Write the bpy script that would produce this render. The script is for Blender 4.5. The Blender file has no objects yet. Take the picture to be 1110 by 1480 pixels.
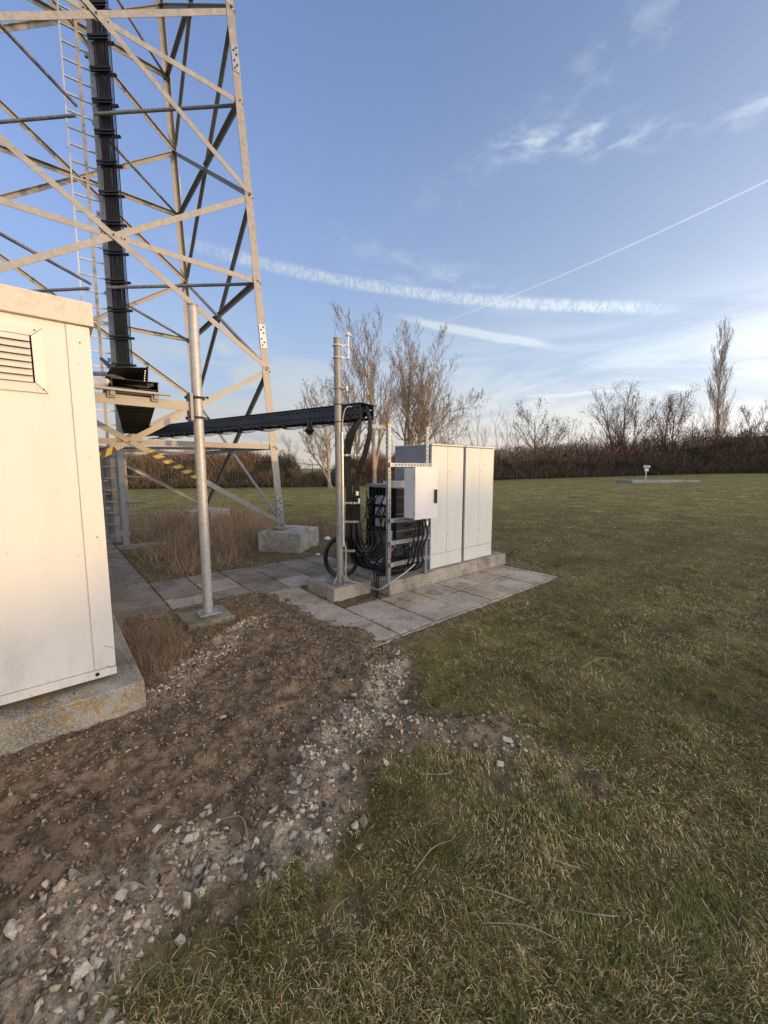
import bpy, bmesh, math, random
import numpy as np
from mathutils import Vector, Matrix

random.seed(7)
RNG = np.random.default_rng(11)
PI = math.pi
S = bpy.context.scene
COL = S.collection

# ------------------------------------------------------------------ camera, world, sun
A = math.radians(49.5)                 # angle between the view and the site's own axes
TH = math.radians(6.36)
H = 1.56
FPX = 568.0
FWD = Vector((math.cos(A), math.sin(A), 0))      # horizontal viewing direction in site axes
RGT = Vector((math.sin(A), -math.cos(A), 0))
cam_d = bpy.data.cameras.new('camera')
cam = bpy.data.objects.new('camera', cam_d)
COL.objects.link(cam)
cam_d.sensor_fit = 'HORIZONTAL'
cam_d.sensor_width = 36
cam_d.lens = 36 * FPX / 1110
cam_d.clip_start = 0.05
cam_d.clip_end = 6000
f3 = FWD * math.cos(TH) + Vector((0, 0, -math.sin(TH)))
u3 = RGT.cross(f3)
cam.matrix_world = Matrix((
    (RGT.x, u3.x, -f3.x, 0), (RGT.y, u3.y, -f3.y, 0), (RGT.z, u3.z, -f3.z, H), (0, 0, 0, 1)))
S.camera = cam

SUN_AZ = math.radians(120)      # from the viewing direction, clockwise
SUN_EL = math.radians(3.6)
sdir = (FWD * math.cos(SUN_AZ) + RGT * math.sin(SUN_AZ)) * math.cos(SUN_EL) + Vector((0, 0, math.sin(SUN_EL)))
sun_d = bpy.data.lights.new('sun', 'SUN')
sun_d.energy = 0.9
sun_d.angle = math.radians(0.55)
sun_d.color = (1.0, 0.60, 0.20)
sun = bpy.data.objects.new('sun', sun_d)
COL.objects.link(sun)
sun.rotation_euler = sdir.to_track_quat('Z', 'Y').to_euler()
S.view_settings.view_transform = 'Standard'
S.view_settings.look = 'None'
S.view_settings.gamma = 1
S.view_settings.use_curve_mapping = False
S.view_settings.exposure = 1.12

W = bpy.data.worlds.new('World')
S.world = W
W.use_nodes = True
wt = W.node_tree
wt.nodes.clear()


class NT:
    """tiny expression helper over a node tree"""
    def __init__(s, t): s.t = t
    def new(s, k, **kw):
        n = s.t.nodes.new(k)
        for a, b in kw.items(): setattr(n, a, b)
        return n
    def put(s, sock, v):
        if hasattr(v, 'is_output'): s.t.links.new(v, sock)
        elif isinstance(v, (tuple, list)) and sock.type == 'RGBA' and len(v) == 3: sock.default_value = (*v, 1)
        else: sock.default_value = v
    def m(s, op, a, b=None, c=None, clamp=False):
        n = s.new('ShaderNodeMath', operation=op, use_clamp=clamp)
        for i, v in enumerate((a, b, c)):
            if v is not None: s.put(n.inputs[i], v)
        return n.outputs[0]
    def add(s, a, b): return s.m('ADD', a, b)
    def sub(s, a, b): return s.m('SUBTRACT', a, b)
    def mul(s, a, b): return s.m('MULTIPLY', a, b)
    def clampv(s, a): return s.m('ADD', a, 0.0, clamp=True)
    def mapr(s, v, a, b, c=0.0, d=1.0, smooth=True):
        n = s.new('ShaderNodeMapRange', interpolation_type='SMOOTHSTEP' if smooth else 'LINEAR')
        s.put(n.inputs['Value'], v)
        for k, x in (('From Min', a), ('From Max', b), ('To Min', c), ('To Max', d)): n.inputs[k].default_value = x
        return n.outputs[0]
    def noise(s, vec=None, scale=5.0, detail=4.0, rough=0.5, dist=0.0, out=0):
        n = s.new('ShaderNodeTexNoise')
        if vec is not None: s.put(n.inputs['Vector'], vec)
        n.inputs['Scale'].default_value = scale
        n.inputs['Detail'].default_value = detail
        n.inputs['Roughness'].default_value = rough
        n.inputs['Distortion'].default_value = dist
        return n.outputs[out]
    def mix(s, f, a, b):
        n = s.new('ShaderNodeMix', data_type='RGBA')
        s.put(n.inputs['Factor'], f); s.put(n.inputs['A'], a) if False else None
        s.put(n.inputs[6], a); s.put(n.inputs[7], b)
        return n.outputs[2]
    def comb(s, x, y, z):
        n = s.new('ShaderNodeCombineXYZ')
        s.put(n.inputs[0], x); s.put(n.inputs[1], y); s.put(n.inputs[2], z)
        return n.outputs[0]
    def mapping(s, vec, scale=(1, 1, 1), rot=(0, 0, 0)):
        n = s.new('ShaderNodeMapping')
        s.put(n.inputs['Vector'], vec)
        n.inputs['Scale'].default_value = scale
        n.inputs['Rotation'].default_value = rot
        return n.outputs[0]
    def bump(s, h, strength=0.3, dist=0.01, normal=None):
        n = s.new('ShaderNodeBump')
        s.put(n.inputs['Height'], h)
        n.inputs['Strength'].default_value = strength
        n.inputs['Distance'].default_value = dist
        if normal is not None: s.put(n.inputs['Normal'], normal)
        return n.outputs[0]


def build_world():
    n = NT(wt)
    sky = n.new('ShaderNodeTexSky', sky_type='NISHITA')
    sky.sun_disc = False
    sky.sun_elevation = SUN_EL
    # Nishita: rotation 0 puts the sun at +Y, turning clockwise seen from above
    sky.sun_rotation = math.atan2(sdir.x, sdir.y)
    sky.air_density = 1.0
    sky.dust_density = 3.2
    sky.ozone_density = 2.6
    geo = n.new('ShaderNodeTexCoord')
    d = geo.outputs['Generated']
    def dot(v):
        x = n.new('ShaderNodeVectorMath', operation='DOT_PRODUCT')
        n.put(x.inputs[0], d); x.inputs[1].default_value = v
        return x.outputs['Value']
    X, Y, Z = dot(tuple(RGT)), dot(tuple(FWD)), dot((0, 0, 1))
    az = n.mul(n.m('ARCTAN2', X, Y), 57.2958)
    el = n.mul(n.m('ARCSINE', Z), 57.2958)
    ae = n.comb(az, el, 0)
    # cloud plane coordinates for broad cirrus
    zz = n.m('MAXIMUM', Z, 0.03)
    pl = n.comb(n.m('DIVIDE', X, n.add(zz, 0.12)), n.m('DIVIDE', Y, n.add(zz, 0.12)), 0)
    c1 = n.noise(n.mapping(pl, (0.30, 1.0, 1), (0, 0, 0.5)), 1.2, 6, 0.55, 0.7)
    c2 = n.noise(n.mapping(pl, (0.6, 0.6, 1)), 0.5, 3, 0.5, 0.2)
    cir = n.mul(n.mapr(c1, 0.42, 0.78), n.mapr(c2, 0.38, 0.66))
    cir = n.mul(cir, 0.50)
    hz = n.mul(n.mapr(el, 24.0, 0.0), n.mapr(n.noise(n.mapping(ae, (0.03, 0.16, 1)), 1.0, 5, 0.6, 0.8), 0.36, 0.60))
    hz = n.mul(hz, 0.75)
    def band(coef, width, a0, a1, fade, op, tex=None, soft=0.0, wob=0.25):
        """a streak el = c0 + c1*az + c2*az^2"""
        w = n.mul(n.sub(n.noise(n.mapping(ae, (0.35, 0.35, 1)), 1.0, 3), 0.5), wob)
        y = n.add(n.add(n.mul(n.mul(az, az), coef[2]), n.mul(az, coef[1])), coef[0])
        dy = n.m('ABSOLUTE', n.add(n.sub(el, y), w))
        mk = n.mapr(dy, width, width * soft)
        mk = n.mul(mk, n.mul(n.mapr(az, a0 - fade, a0 + fade), n.mapr(az, a1 + fade, a1 - fade)))
        if tex is not None: mk = n.mul(mk, tex)
        return n.mul(mk, op)
    feather = n.mapr(n.noise(n.mapping(ae, (0.8, 0.45, 1), (0, 0, -0.55)), 1.3, 9, 0.72, 1.6), 0.34, 0.66, 0.15, 1.0)
    fine = n.mapr(n.noise(n.mapping(ae, (0.30, 0.75, 1), (0, 0, -0.35)), 0.75, 8, 0.62, 0.35), 0.40, 0.74)
    ms = [
        band((23.32, -0.125, -0.00116), 0.95, -24, 33, 6, 0.62, feather, 0.2),
        band((16.85, 0.305, -0.0018), 0.13, 9, 60, 7, 0.21, None, 0.2, 0.06),
        band((20.4, -0.2, -0.0012), 0.75, 4, 21, 4, 0.62, None, 0.0, 0.5),
        band((37.8, -0.125, 0), 2.1, 15, 29, 4, 0.42, fine, 0.0, 2.0),
        band((36.4, -0.105, 0), 1.6, 26, 46, 5, 0.26, fine, 0.0, 1.5),
        band((9.4, 0.0, 0), 0.32, 21, 30, 3, 0.6, None, 0.0, 0.4),
        band((15.2, 0.05, 0), 2.8, -30, -14, 5, 0.45, fine, 0.0, 2.0),
        band((30.0, 0.35, 0), 3.0, 6, 60, 10, 0.16, fine, 0.0, 4.0),
        band((26.0, -0.25, 0), 3.6, -6, 18, 8, 0.22, fine, 0.0, 3.0),
    ]
    # thin high cirrus over the whole sky, scattering forward from the low sun
    veil = n.add(n.mul(n.m('POWER', n.mapr(el, 60.0, 0.0, smooth=False), 2.0), VEIL_H), VEIL)
    cs = dot(tuple(sdir))
    ph = n.m('POWER', n.m('DIVIDE', n.sub(1 + HG * HG, n.mul(cs, 2 * HG)), 1 + HG * HG), -1.5)
    cl = n.add(n.m('MAXIMUM', cir, hz), veil)
    for x in ms: cl = n.add(cl, x)
    cl = n.m('MINIMUM', cl, 0.92)
    bg = n.new('ShaderNodeBackground')
    # pull the physical sky a little towards the photograph's white balance
    hsv = n.new('ShaderNodeHueSaturation')
    hsv.inputs['Saturation'].default_value = SKY_SAT
    n.put(hsv.inputs['Color'], sky.outputs[0])
    tint = n.new('ShaderNodeMix', data_type='RGBA', blend_type='MULTIPLY')
    tint.inputs[0].default_value = 1
    n.put(tint.inputs[6], hsv.outputs[0]); tint.inputs[7].default_value = SKY_TINT
    # clouds: white, warmer near the horizon and towards the sun side
    warm = n.m('MAXIMUM', n.mul(n.mapr(el, 14.0, 0.0), 0.75), n.mapr(cs, -0.1, 0.95))
    cc = n.mix(warm, (CLB * 0.86, CLB * 0.97, CLB * 1.06), (CLB * 1.10, CLB * 0.93, CLB * 0.78))
    vm = n.new('ShaderNodeVectorMath', operation='SCALE')
    n.put(vm.inputs[0], cc); n.put(vm.inputs['Scale'], n.add(n.mul(ph, 0.85), 0.30))
    ccol = vm.outputs[0]
    col = n.mix(cl, tint.outputs[2], ccol)
    n.put(bg.inputs[0], col)
    bg.inputs[1].default_value = SKY_STRENGTH
    o = n.new('ShaderNodeOutputWorld')
    wt.links.new(bg.outputs[0], o.inputs[0])


SKY_STRENGTH = 0.15
SKY_SAT = 0.85
SKY_TINT = (0.97, 1.20, 1.80, 1)
CLB = 2.75
VEIL = 0.12
VEIL_H = 0.66
HG = 0.43
build_world()

# ------------------------------------------------------------------ helpers


def at(u, v, d):
    """the point seen at photograph pixel (u, v) at horizontal distance d: used for measured positions"""
    x = (u - 555) / FPX; y = -(v - 740) / FPX
    c, s = math.cos(TH), math.sin(TH)
    r = RGT * x + FWD * (c + y * s) + Vector((0, 0, -s + y * c))
    return Vector((0, 0, H)) + r * (d / (c + y * s))


def XY(X, Y):
    """from view-aligned metres (right, forward) to site axes"""
    return (RGT.x * X + FWD.x * Y, RGT.y * X + FWD.y * Y)


def setp(o, label=None, cat=None, group=None, kind=None):
    if label: o['label'] = label
    if cat: o['category'] = cat
    if group: o['group'] = group
    if kind: o['kind'] = kind
    return o


def empty(name, loc=(0, 0, 0), rz=0.0):
    o = bpy.data.objects.new(name, None)
    o.empty_display_size = 0.1
    COL.objects.link(o)
    o.location = loc; o.rotation_euler = (0, 0, rz)
    return o


def thing(name, label, cat, loc=(0, 0, 0), rz=0.0, group=None):
    return setp(empty(name, loc, rz), label, cat, group)


def link(name, me, parent=None):
    o = bpy.data.objects.new(name, me)
    COL.objects.link(o)
    if parent is not None: o.parent = parent
    return o


class MB:
    def __init__(s): s.v = []; s.f = []
    def poly(s, vs, fs):
        b = len(s.v)
        s.v += [tuple(x) for x in vs]
        s.f += [tuple(b + i for i in f) for f in fs]
        return s
    def box(s, c, d, rz=0.0, m=None):
        x, y, z = (q / 2 for q in d)
        p = [Vector((i * x, j * y, k * z)) for k in (-1, 1) for j in (-1, 1) for i in (-1, 1)]
        if m is None: m = Matrix.Rotation(rz, 3, 'Z')
        p = [m @ q + Vector(c) for q in p]
        return s.poly(p, [(0, 2, 3, 1), (4, 5, 7, 6), (0, 1, 5, 4), (2, 6, 7, 3), (0, 4, 6, 2), (1, 3, 7, 5)])
    def mm(s, lo, hi):
        return s.box([(a + b) / 2 for a, b in zip(lo, hi)], [b - a for a, b in zip(lo, hi)])
    def bar(s, p0, p1, w, h, up=(0, 0, 1)):
        p0, p1 = Vector(p0), Vector(p1)
        z = (p1 - p0); L = z.length; z.normalize()
        x = Vector(up).cross(z)
        if x.length < 1e-4: x = Vector((1, 0, 0)).cross(z)
        x.normalize(); y = z.cross(x)
        return s.box((p0 + p1) / 2, (w, h, L), m=Matrix((x, y, z)).transposed())
    def tube(s, pts, r, n=8, caps=True):
        pts = [Vector(p) for p in pts]
        rs = r if isinstance(r, (list, tuple)) else [r] * len(pts)
        t = (pts[1] - pts[0]).normalized()
        x = t.orthogonal().normalized()
        b = len(s.v)
        for i, p in enumerate(pts):
            if i == 0: t2 = pts[1] - pts[0]
            elif i == len(pts) - 1: t2 = pts[-1] - pts[-2]
            else: t2 = pts[i + 1] - pts[i - 1]
            t2.normalize()
            x = (x - t2 * x.dot(t2)).normalized()
            y = t2.cross(x)
            for k in range(n):
                a = 2 * PI * k / n
                s.v.append(tuple(p + (x * math.cos(a) + y * math.sin(a)) * rs[i]))
        for i in range(len(pts) - 1):
            for k in range(n):
                k2 = (k + 1) % n
                s.f.append((b + i * n + k, b + i * n + k2, b + (i + 1) * n + k2, b + (i + 1) * n + k))
        if caps:
            s.f.append(tuple(b + k for k in range(n))[::-1])
            e = b + (len(pts) - 1) * n
            s.f.append(tuple(e + k for k in range(n)))
        return s
    def mesh(s, name, m):
        me = bpy.data.meshes.new(name)
        me.from_pydata(s.v, [], s.f)
        if m: me.materials.append(m)
        me.update()
        return me
    def build(s, name, m, parent=None, bevel=0.0, smooth=False, seg=2):
        me = s.mesh(name, m)
        bm = bmesh.new(); bm.from_mesh(me)
        bmesh.ops.recalc_face_normals(bm, faces=bm.faces)
        if bevel:
            es = [e for e in bm.edges if len(e.link_faces) == 2 and e.calc_face_angle(0) > 0.6]
            bmesh.ops.bevel(bm, geom=es, offset=bevel, segments=seg, affect='EDGES', profile=0.7)
        if smooth:
            for f in bm.faces: f.smooth = True
            for e in bm.edges:
                if len(e.link_faces) == 2 and e.calc_face_angle(0) > 0.7: e.smooth = False
        bm.to_mesh(me); bm.free()
        return link(name, me, parent)


def spline(ctrl, n=8):
    c = [Vector(p) for p in ctrl]
    c = [c[0] * 2 - c[1]] + c + [c[-1] * 2 - c[-2]]
    out = []
    for i in range(1, len(c) - 2):
        for k in range(n):
            t = k / n
            a, b, d, e = c[i - 1], c[i], c[i + 1], c[i + 2]
            out.append(0.5 * ((2 * b) + (d - a) * t + (2 * a - 5 * b + 4 * d - e) * t * t + (3 * b - a - 3 * d + e) * t ** 3))
    out.append(c[-2])
    return out


# value noise on numpy arrays
_TAB = RNG.random(65536)


def vnoise(x, y, seed=0):
    xi = np.floor(x).astype(np.int64); yi = np.floor(y).astype(np.int64)
    fx = x - xi; fy = y - yi
    fx = fx * fx * (3 - 2 * fx); fy = fy * fy * (3 - 2 * fy)
    def h(i, j): return _TAB[((i * 73856093) ^ (j * 19349663) ^ (seed * 83492791)) & 65535]
    return (h(xi, yi) * (1 - fx) + h(xi + 1, yi) * fx) * (1 - fy) + (h(xi, yi + 1) * (1 - fx) + h(xi + 1, yi + 1) * fx) * fy


def fbm(x, y, o=4, seed=0):
    s = 0; a = 0.5; t = 0
    for k in range(o):
        s = s + a * vnoise(x * 2 ** k, y * 2 ** k, seed + k); t += a; a *= 0.5
    return s / t


def smooth(a, b, x):
    t = np.clip((x - a) / (b - a), 0, 1)
    return t * t * (3 - 2 * t)


def in_poly(px, py, poly):
    ins = np.zeros(px.shape, bool)
    n = len(poly)
    for i in range(n):
        x1, y1 = poly[i]; x2, y2 = poly[(i + 1) % n]
        c = ((y1 > py) != (y2 > py)) & (px < (x2 - x1) * (py - y1) / ((y2 - y1) + 1e-12) + x1)
        ins ^= c
    return ins


def poly_dist(px, py, poly, closed=True):
    d = np.full(px.shape, 1e9)
    n = len(poly)
    for i in range(n if closed else n - 1):
        x1, y1 = poly[i]; x2, y2 = poly[(i + 1) % n]
        dx, dy = x2 - x1, y2 - y1
        t = np.clip(((px - x1) * dx + (py - y1) * dy) / (dx * dx + dy * dy + 1e-12), 0, 1)
        d = np.minimum(d, np.hypot(px - x1 - t * dx, py - y1 - t * dy))
    return d


def np_mesh(name, verts, faces, m, parent=None, color=None, smooth_=False, attrs=None):
    """verts (N,3), faces (M,k) all the same k"""
    me = bpy.data.meshes.new(name)
    verts = np.asarray(verts, np.float32); faces = np.asarray(faces, np.int32)
    k = faces.shape[1]
    me.vertices.add(len(verts)); me.vertices.foreach_set('co', verts.ravel())
    me.loops.add(faces.size); me.loops.foreach_set('vertex_index', faces.ravel())
    me.polygons.add(len(faces))
    me.polygons.foreach_set('loop_start', np.arange(0, faces.size, k, dtype=np.int32))
    me.polygons.foreach_set('loop_total', np.full(len(faces), k, np.int32))
    if smooth_: me.polygons.foreach_set('use_smooth', np.ones(len(faces), bool))
    me.update(calc_edges=True)
    if color is not None:
        a = me.color_attributes.new('tone', 'FLOAT_COLOR', 'POINT')
        c = np.ones((len(verts), 4), np.float32); c[:, :3] = color
        a.data.foreach_set('color', c.ravel())
    for nm, v in (attrs or {}).items():
        a = me.attributes.new(nm, 'FLOAT', 'POINT')
        a.data.foreach_set('value', np.asarray(v, np.float32))
    if m: me.materials.append(m)
    return link(name, me, parent)


# ------------------------------------------------------------------ materials
MATS = {}


def mat(name, col, rough=0.6, metal=0.0, var=0.15, vscale=6.0, bump=0.0, bscale=60.0, bdist=0.004,
        dirt=None, dirt_amt=0.0, dirt_scale=3.0, streak=False, col2=None, spec=0.5):
    if name in MATS: return MATS[name]
    m = bpy.data.materials.new(name); m.use_nodes = True
    n = NT(m.node_tree)
    b = m.node_tree.nodes['Principled BSDF']
    tc = n.new('ShaderNodeTexCoord').outputs['Object']
    v = n.mapping(tc, (1, 1, 0.18)) if streak else tc
    nz = n.noise(v, vscale, 5, 0.6)
    lo = tuple(c * (1 - var) for c in col)
    hi = tuple(min(1, c * (1 + var)) for c in (col2 or col))
    c = n.mix(n.mapr(nz, 0.3, 0.7), lo, hi)
    if dirt:
        dn = n.noise(v, dirt_scale, 8, 0.65, 0.4)
        c = n.mix(n.mul(n.mapr(dn, 0.48, 0.68), dirt_amt), c, dirt)
    n.put(b.inputs['Base Color'], c)
    b.inputs['Roughness'].default_value = rough
    n.put(b.inputs['Roughness'], n.mapr(nz, 0.2, 0.8, max(0.02, rough - 0.1), min(1, rough + 0.1)))
    b.inputs['Metallic'].default_value = metal
    b.inputs['Specular IOR Level'].default_value = spec
    if bump:
        bn = n.noise(tc, bscale, 6, 0.65)
        n.put(b.inputs['Normal'], n.bump(bn, bump, bdist))
    MATS[name] = m
    return m


GALV = mat('galvanised_steel', (0.31, 0.295, 0.265), 0.52, 0.28, 0.16, 14, 0.15, 90, 0.001, dirt=(0.22, 0.19, 0.15), dirt_amt=0.28, dirt_scale=5)
GALV_LT = mat('new_zinc', (0.40, 0.41, 0.42), 0.38, 0.55, 0.12, 30, 0.05, 120, 0.001)
GALV_DK = mat('dull_zinc', (0.27, 0.27, 0.27), 0.55, 0.35, 0.25, 18, 0.15, 60, 0.001, dirt=(0.16, 0.14, 0.12), dirt_amt=0.5, dirt_scale=6)
CREAM = mat('cream_cabin_paint', (0.77, 0.74, 0.66), 0.42, 0.0, 0.03, 2.5, 0.04, 220, 0.001, dirt=(0.58, 0.52, 0.43), dirt_amt=0.22, dirt_scale=2.2, streak=True)
def splash(m, col, zlo, zhi, amt=0.8):
    n = NT(m.node_tree); b = m.node_tree.nodes['Principled BSDF']
    src = b.inputs['Base Color'].links[0].from_socket
    g = n.new('ShaderNodeNewGeometry').outputs['Position']
    sx = n.new('ShaderNodeSeparateXYZ'); n.put(sx.inputs[0], g)
    h = n.mapr(sx.outputs[2], zhi, zlo)
    sp = n.mapr(n.noise(g, 55, 4, 0.75), 0.66, 0.70)
    big = n.mapr(n.noise(n.mapping(g, (1, 1, .35)), 9, 7, 0.7), 0.45, 0.75)
    sparse = n.mapr(n.noise(g, 38, 2, 0.5), 0.735, 0.75)
    f = n.m('MAXIMUM', n.mul(h, n.m('MAXIMUM', n.mul(sp, .8), n.mul(big, .45))), n.mul(sparse, .5))
    n.put(b.inputs['Base Color'], n.mix(n.mul(f, amt), src, col))


splash(CREAM, (.22, .17, .12), .2, .75)
FASC = mat('cream_roof_trim_coating', (0.72, 0.66, 0.55), 0.7, 0.0, 0.07, 40, 0.5, 130, 0.003, dirt=(0.5, 0.42, 0.28), dirt_amt=0.3, dirt_scale=12)
CABG = mat('light_grey_cabinet_paint', (0.74, 0.74, 0.655), 0.45, 0.0, 0.03, 3, 0.05, 250, 0.001, dirt=(0.50, 0.48, 0.41), dirt_amt=0.25, dirt_scale=2.5, streak=True)
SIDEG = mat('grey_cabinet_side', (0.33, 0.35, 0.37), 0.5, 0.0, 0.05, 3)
WHITEP = mat('white_box_plastic', (0.84, 0.82, 0.79), 0.4, 0.0, 0.03, 4, dirt=(0.6, 0.57, 0.52), dirt_amt=0.15)
BLACK = mat('black_rubber', (0.012, 0.012, 0.013), 0.38, 0.0, 0.4, 30)
CABLE = mat('black_cable_sheath', (0.010, 0.009, 0.009), 0.36, 0.0, 0.4, 12, spec=0.35)
DARKST = mat('dark_blue_grey_steel', (0.045, 0.052, 0.065), 0.38, 0.4, 0.25, 15, dirt=(0.09, 0.085, 0.08), dirt_amt=0.4)
BROWNST = mat('dark_weathered_steel', (0.05, 0.043, 0.035), 0.5, 0.4, 0.3, 12)
MODULE = mat('charcoal_module_casing', (0.035, 0.033, 0.031), 0.5, 0.1, 0.3, 8)
FIN = mat('grey_aluminium_casting', (0.30, 0.31, 0.32), 0.5, 0.3, 0.15, 10)
YELLOW = mat('yellow_plastic_cap', (0.75, 0.50, 0.03), 0.5)
ORANGE = mat('orange_beacon_plastic', (0.65, 0.16, 0.06), 0.3)
PAPER = mat('crumpled_white_plastic', (0.80, 0.80, 0.80), 0.5)
BOLT = mat('dark_bolt_steel', (0.06, 0.055, 0.05), 0.5, 0.5)
HOLE = mat('black_void', (0.008, 0.008, 0.008), 0.9)
GREENF = mat('green_fence_coating', (0.02, 0.055, 0.03), 0.5)
POSTD = mat('dark_fence_post_paint', (0.03, 0.035, 0.03), 0.6)
ROOFD = mat('dark_roof_sheet', (0.05, 0.048, 0.05), 0.6)
BRICKO = mat('orange_render', (0.42, 0.17, 0.07), 0.8, 0, 0.1, 3)

splash(CABG, (.26, .22, .16), .15, .55, .6)


def concrete(name, col, dark, scale=1.0, moss=None, lichen=0.0, speckle=0.6, bump=0.5, stain=0.55):
    m = bpy.data.materials.new(name); m.use_nodes = True
    n = NT(m.node_tree); b = m.node_tree.nodes['Principled BSDF']
    tc = n.new('ShaderNodeNewGeometry').outputs['Position']
    a = n.noise(tc, 2.2 * scale, 8, 0.62, 0.3)
    g = n.noise(tc, 60 * scale, 4, 0.7)
    sp = n.noise(tc, 170 * scale, 2, 0.5)
    c = n.mix(n.mapr(a, 0.35, 0.65), dark, col)
    c = n.mix(n.mul(n.mapr(g, 0.45, 0.62), 0.65), c, tuple(min(.85, x * 1.45) for x in col))
    c = n.mix(n.mul(n.mapr(n.noise(tc, 95 * scale, 3, 0.6), 0.56, 0.66), 0.6), c, tuple(x * 0.6 for x in dark))
    c = n.mix(n.mul(n.mapr(sp, 0.60, 0.72), speckle), c, tuple(x * 0.35 for x in dark))  # fine dark speckles of the concrete, scattered by noise
    if stain:
        st = n.noise(tc, 3.2, 10, 0.7, 0.8)
        c = n.mix(n.mul(n.mapr(st, 0.50, 0.66), stain), c, (0.13, 0.095, 0.065))
    if moss:
        mo = n.noise(tc, 4.5, 8, 0.7, 0.5)
        c = n.mix(n.mul(n.mapr(mo, 0.50, 0.64), 0.75), c, moss)
    if lichen:
        li = n.mul(n.mapr(n.noise(tc, 26, 6, 0.75, 0.6), 0.52, 0.58), n.mapr(n.noise(tc, 4.0, 3), 0.46, 0.56))
        c = n.mix(n.mul(li, lichen), c, (0.42, 0.25, 0.035))
    n.put(b.inputs['Base Color'], c)
    b.inputs['Roughness'].default_value = 0.9
    b.inputs['Specular IOR Level'].default_value = 0.25
    h = n.add(n.mul(a, 0.6), n.add(n.mul(g, 0.5), n.mul(sp, 0.4)))
    n.put(b.inputs['Normal'], n.bump(h, bump, 0.012))
    return m


CONC = concrete('rough_pad_concrete', (0.50, 0.45, 0.36), (0.28, 0.24, 0.18), 1.6, bump=1.0)
CONC_CAB = concrete('lichen_plinth_concrete', (0.46, 0.42, 0.33), (0.24, 0.21, 0.16), 1.3, lichen=0.95, bump=1.0)
CONC_MOSS = concrete('mossy_footing_concrete', (0.36, 0.33, 0.24), (0.18, 0.165, 0.11), 1.2, moss=(0.14, 0.145, 0.05), bump=1.0)
CONC_BLK = concrete('weathered_footing_concrete', (0.50, 0.47, 0.41), (0.28, 0.26, 0.215), 1.0, moss=(0.16, 0.155, 0.09), bump=.8)
SLABS = [concrete('paving_concrete_%s' % k, c, d, 1.0, bump=0.45) for k, c, d in (
    ('grey', (0.52, 0.45, 0.345), (0.33, 0.275, 0.20)),
    ('warm', (0.53, 0.44, 0.315), (0.31, 0.245, 0.165)),
    ('dark', (0.34, 0.28, 0.205), (0.16, 0.125, 0.09)))]


def tone_mat(name, rough=0.85, spec=0.2, trans=0.0):
    m = bpy.data.materials.new(name); m.use_nodes = True
    n = NT(m.node_tree); b = m.node_tree.nodes['Principled BSDF']
    a = n.new('ShaderNodeAttribute'); a.attribute_name = 'tone'
    n.put(b.inputs['Base Color'], a.outputs['Color'])
    b.inputs['Roughness'].default_value = rough
    b.inputs['Specular IOR Level'].default_value = spec
    return m


GRASSM = tone_mat('grass_blade', 0.7, 0.25)
TWIGM = tone_mat('dry_twig', 0.9, 0.1)
STONEM_S = tone_mat('small_stone', 0.9, 0.2)


def stripe_mat():
    m = bpy.data.materials.new('yellow_black_hazard_tape'); m.use_nodes = True
    n = NT(m.node_tree); b = m.node_tree.nodes['Principled BSDF']
    tc = n.new('ShaderNodeTexCoord').outputs['UV']
    sx = n.new('ShaderNodeSeparateXYZ'); n.put(sx.inputs[0], tc)
    t = n.m('FRACT', n.add(n.mul(sx.outputs[0], 1.0), n.mul(sx.outputs[1], 0.5)))
    k = n.m('GREATER_THAN', t, 0.5)
    c = n.mix(k, (0.50, 0.37, 0.07), (0.03, 0.014, 0.012))
    n.put(b.inputs['Base Color'], c); b.inputs['Roughness'].default_value = 0.5
    return m


TAPE = stripe_mat()

# ------------------------------------------------------------------ ground shape
PAVE_RECTS = [(0.43, 0.95, 4.05, 10.6), (0.95, 3.75, 4.58, 6.08), (1.93, 2.45, 2.60, 4.6), (2.43, 5.55, 2.58, 3.55)]
PAD_RECTS = [(3.10, 5.64, 3.52, 4.45), (2.46, 3.02, 3.78, 4.42), (-3.2, 0.39, 2.85, 6.2), (0.95, 1.36, 4.01, 4.42)]
DIRT = [(-3.2, 2.95), (0.4, 2.95), (0.42, 3.6), (0.6, 4.1), (1.3, 4.6), (2.0, 4.75), (2.3, 4.5), (2.2, 3.2), (2.35, 2.62), (2.30, 2.3),
        (2.05, 1.95), (1.75, 1.72), (1.42, 1.55), (1.15, 1.50), (0.90, 1.38), (0.80, 1.14), (0.52, 1.27), (0.3, 1.36), (0.13, 1.44),
        (-0.06, 1.28), (-0.5, 1.0), (-3.2, 1.0)]
GRAV = [(-0.35, 1.25), (-0.10, 1.38), (0.05, 1.55), (0.23, 1.64), (0.50, 1.52), (0.74, 1.36), (0.91, 1.62), (1.18, 1.78), (1.50, 1.95), (1.80, 2.10), (2.02, 2.25)]
GRAV2 = [(0.50, 2.95), (0.70, 3.20), (0.95, 3.35), (1.25, 3.65), (1.5, 3.85)]
GRAV3 = [(1.50, 1.62), (1.70, 1.50), (1.85, 1.25), (1.95, 1.05)]


def dirt_mask(x, y):
    wob = (fbm(x * 3.1, y * 3.1, 4, 5) - 0.5) * 0.55 + (fbm(x * 16, y * 16, 3, 15) - 0.5) * 0.22
    d = poly_dist(x, y, DIRT); s = np.where(in_poly(x, y, DIRT), d, -d)
    m = smooth(-0.16, 0.12, s + wob)
    d2 = poly_dist(x, y, GRAV3, False)
    m = np.maximum(m, 0.70 * smooth(0.30, 0.05, d2 + wob * 1.5))
    return m


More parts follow.
